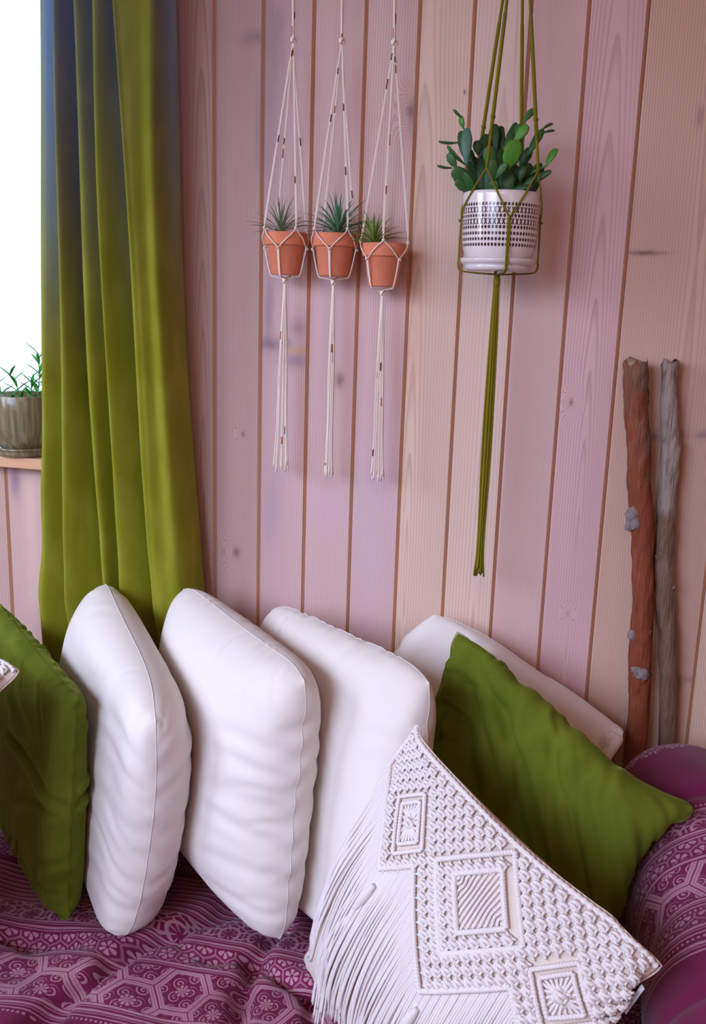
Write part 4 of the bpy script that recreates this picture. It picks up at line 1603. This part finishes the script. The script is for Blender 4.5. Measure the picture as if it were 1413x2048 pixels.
oh = thing('cord_hanger', 'olive green cord hanger with a long tassel, holding the dotted white pot', 'plant hanger', PB + np.array([0, 0, .4]))
RO = .0023
cam_dir = math.atan2(CAM[1] - PB[1], CAM[0] - PB[0])


def ro(deg, r, z):
    a = cam_dir + math.radians(deg)
    return PB + np.array([r * math.cos(a), r * math.sin(a), z])


TOPC = at(1046, -250, YP)
ON = [ro(-22, .066, .131), ro(51, .065, .130), ro(155, .066, .13), ro(220, .066, .132)]      # nodes over the leaves
OJ = [ro(12, .0605, .062), ro(95, .0605, .06), ro(183, .0605, .06), ro(-83, .0605, .06)]
OB = [ro(a_, .0612, .002) for a_ in (12, 95, 183, -83)]
bk = PB + np.array([0, 0, -.0185])
for q in range(4):
    d = ON[q]
    t0 = TOPC + (d - PB) * .04 * np.array([1, 1, 0])
    path = smooth_path([t0, t0 * .5 + d * .5, d], 14)
    obj('cord', tube(path, RO, 7), olive, oh)
    obj('cord_wrap', tube(path[13:26:4], RO * 1.25, 7), olive, oh)
    knot('node_knot', path[int(len(path) * .80)], .0028, olive, oh)
    for jq in (q, (q - 1) % 4):
        j = OJ[jq]
        rim_deg = math.degrees(math.atan2(d[1] - PB[1], d[0] - PB[0]) - cam_dir)
        jd = math.degrees(math.atan2(j[1] - PB[1], j[0] - PB[0]) - cam_dir)
        df = (jd - rim_deg + 180) % 360 - 180
        m0 = ro(rim_deg + df * .38, .0615, .102)
        m1 = ro(rim_deg + df * .72, .0612, .080)
        obj('cord', tube(smooth_path([d, m0, m1, j], 8), RO * .58, 7), olive, oh)
    j, bt = OJ[q], OB[q]
    dn = smooth_path([j, ro([12, 95, 183, -83][q], .0612, .03), bt, ro([12, 95, 183, -83][q], .0614, -.006), ro([12, 95, 183, -83][q], .0530, -.0150), bk], 6)
    for sgn in (-1, 1):
        sd = np.array([math.cos(cam_dir + PI / 2 + math.radians([12, 95, 183, -83][q])), math.sin(cam_dir + PI / 2 + math.radians([12, 95, 183, -83][q])), 0]) * RO * .55 * sgn
        obj('cord', tube(dn + sd, RO * .58, 7), olive, oh)
    knot('joint_knot', PB + (j - PB) * np.array([1.03, 1.03, 1]), .0017, olive, oh)
kb = bk - np.array([0, 0, .006])
obj('gathering_wrap', tube([kb + np.array([0, 0, .008]), kb, kb - np.array([0, 0, .008]), kb - np.array([0, 0, .012])], [.0036, .0052, .0056, .0050], 12), olive, oh)
ze = at(965, 1150, YP)[2]
rr = random.Random(4)
for q in range(16):
    a = q * 2.399
    rad = .0068 * math.sqrt((q + .5) / 16)
    e = np.array([math.cos(a), math.sin(a) * .6, 0])
    s0 = kb - np.array([0, 0, .006]) + e * rad * .6
    en = np.array([bk[0], bk[1], ze + rr.uniform(-.004, .014)]) + e * rad * 1.15
    path = smooth_path([s0, s0 * .8 + en * .2 + e * .0016, s0 * .45 + en * .55 + e * .002, s0 * .12 + en * .88 - e * .0012, en + e * .0018], 7)
    obj('tassel_strand', tube(path, .00165, 6), olive, oh)
obj('wall_peg', tube([TOPC + np.array([0, .115, .004]), TOPC + np.array([0, -.02, .004])], .008, 12), dark_wood, oh)

# ------------------------------------------------------------------ two weathered branches leaning on the wall
def bark(name, c1, c2, c3, zmix):
    m, b = new_mat(name)
    x, y, z = xyz()
    n1 = noise(vec(x * 110, y * 110, z * 8), 1.0, 5, .65)
    n2 = noise(vec(x * 14, y * 14, z * 9), 1.0, 3)
    n3 = noise(vec(x * 320, y * 320, z * 22), 1.0, 4, .6)
    n4 = noise(vec(x * 40, y * 40, z * 26), 1.0, 4, .6)
    f = xstep(n2 + (z - zmix) * .7, .40, .60)
    c = mix(f, c1, c2)
    c = mix(xstep(n1, .50, .68) * .75, c, c3)
    c = mix(xstep(n3, .54, .70) * .55, c, tuple(v * .35 for v in c1))
    c = mix(xstep(n4, .60, .74) * .6, c, tuple(v * .45 for v in c2))
    put(b, 'Base Color', c)
    put(b, 'Roughness', .7)
    put(b, 'Specular IOR Level', .25)
    bump(b, n1 + n3 * .6 + n4, .8, .005)
    return m


bark1 = bark('red_brown_bark', srgb(132, 66, 42), srgb(124, 92, 76), srgb(158, 96, 64), 1.33)
bark2 = bark('grey_driftwood', srgb(122, 94, 74), srgb(156, 138, 128), srgb(92, 68, 54), 1.22)
lichen = plain('grey_lichen', srgb(132, 118, 118), .9, .1, var=.35, scale=160)
cutw = wood('cut_end_wood', srgb(176, 150, 126), .7, .03, .02, 1.4, 420, .7)


def branch(name, label, pts, rad, mat, seed, Y):
    """centre line and half-width read along the branch; it goes on down to the floor behind the daybed"""
    P3 = [at(a, b_, Y) for a, b_ in pts]
    d = P3[-1] - P3[-3]
    foot = P3[-1] + d * ((P3[-1][2] - .0) / -d[2])
    foot[0] = P3[-1][0] + (.0 if seed == 3 else .07)
    P3 += [P3[-1] * .5 + foot * .5, np.array([foot[0], Y, .004])]
    depth = [np.linalg.norm(p - CAM) / FPX for p in P3]
    R_ = [r * dd for r, dd in zip(list(rad) + [rad[-1], rad[-1]], depth)]
    path = smooth_path(P3, 10)
    rp = smooth_path(np.array([[r, 0, 0] for r in R_]), 10)[:, 0]
    v, f = tube(path, rp, 22)
    rs = np.random.RandomState(seed)
    v = v.reshape(len(path), 22, 3)
    an = np.arange(22) * 2 * PI / 22
    s = np.linspace(0, 1, len(path))
    for i in range(len(path)):
        c = path[i]
        k = 1 + .05 * np.sin(3 * an + s[i] * 40 + seed) + .04 * np.sin(5 * an - s[i] * 85) + .03 * rs.randn(22) * .6
        if i == 0:
            v[i] = c + (v[i] - c) * (k[:, None] * .96)
            v[i, :, 2] += .004 * np.sin(an * 4 + seed) + .003 * rs.randn(22)
        else:
            v[i] = c + (v[i] - c) * k[:, None]
        v[i, :, 1] = np.minimum(v[i, :, 1], -.0012)
    root = thing(name, label, 'branch', path[-1])
    o = obj('wood', (v.reshape(-1, 3), f), [mat, cutw], root)
    o.data.polygons[len(f) - 2].material_index = 1
    return root, path, rp


def burl(root, p, r, mat, seed):
    v, f = ellipsoid((0, 0, 0), r, r * .8, r * 1.25, seg=16, rings=12)
    rs = np.random.RandomState(seed)
    ph = rs.rand(3) * 6
    k = 1 + .16 * np.sin(v[:, 0] * 480 + ph[0]) * np.sin(v[:, 2] * 420 + ph[1]) + .10 * np.sin(v[:, 2] * 900 + v[:, 1] * 500 + ph[2])
    obj('burl', (v * k[:, None] + p, f), mat, root)


YB = -.034
br, path, rp = branch('branch', 'stout red-brown branch with grey burls, leaning on the wall by the sofa arm',
                      [(1273, 724), (1272, 790), (1278, 880), (1279, 960), (1286, 1060), (1287, 1150), (1285, 1250), (1279, 1340), (1277, 1450)], [23, 23, 22, 22, 22, 20, 20.5, 21, 19], bark1, 3, YB)
for a, b_, r, dy in ((1267, 1030, .0115, -.011), (1262, 1050, .009, -.008), (1273, 1046, .010, -.013), (1284, 1348, .012, -.012), (1265, 1270, .008, -.008), (1274, 1340, .010, -.012), (1296, 1262, .006, -.010)):
    burl(br, at(a, b_, YB + dy), r, lichen, a)
YB2 = -.024
br2, _, _ = branch('branch', 'thin grey-brown driftwood branch to the right of the red-brown one',
                   [(1341, 724), (1340, 770), (1340, 860), (1344, 890), (1338, 960), (1333, 1040), (1329, 1110), (1330, 1200), (1337, 1290), (1336, 1450)], [16.5, 15, 17, 18, 18, 17, 19, 18, 17, 16], bark2, 5, YB2)
for p0, p1 in (((1322, 1127), (1312, 1111)), ((1346, 1178), (1352, 1172))):
    obj('twig_stub', tube([at(*p0, YB2 - .008), (at(*p0, YB2 - .01) + at(*p1, YB2 - .012)) / 2, at(*p1, YB2 - .014)], [.004, .003, .0015], 8), bark2, br2)
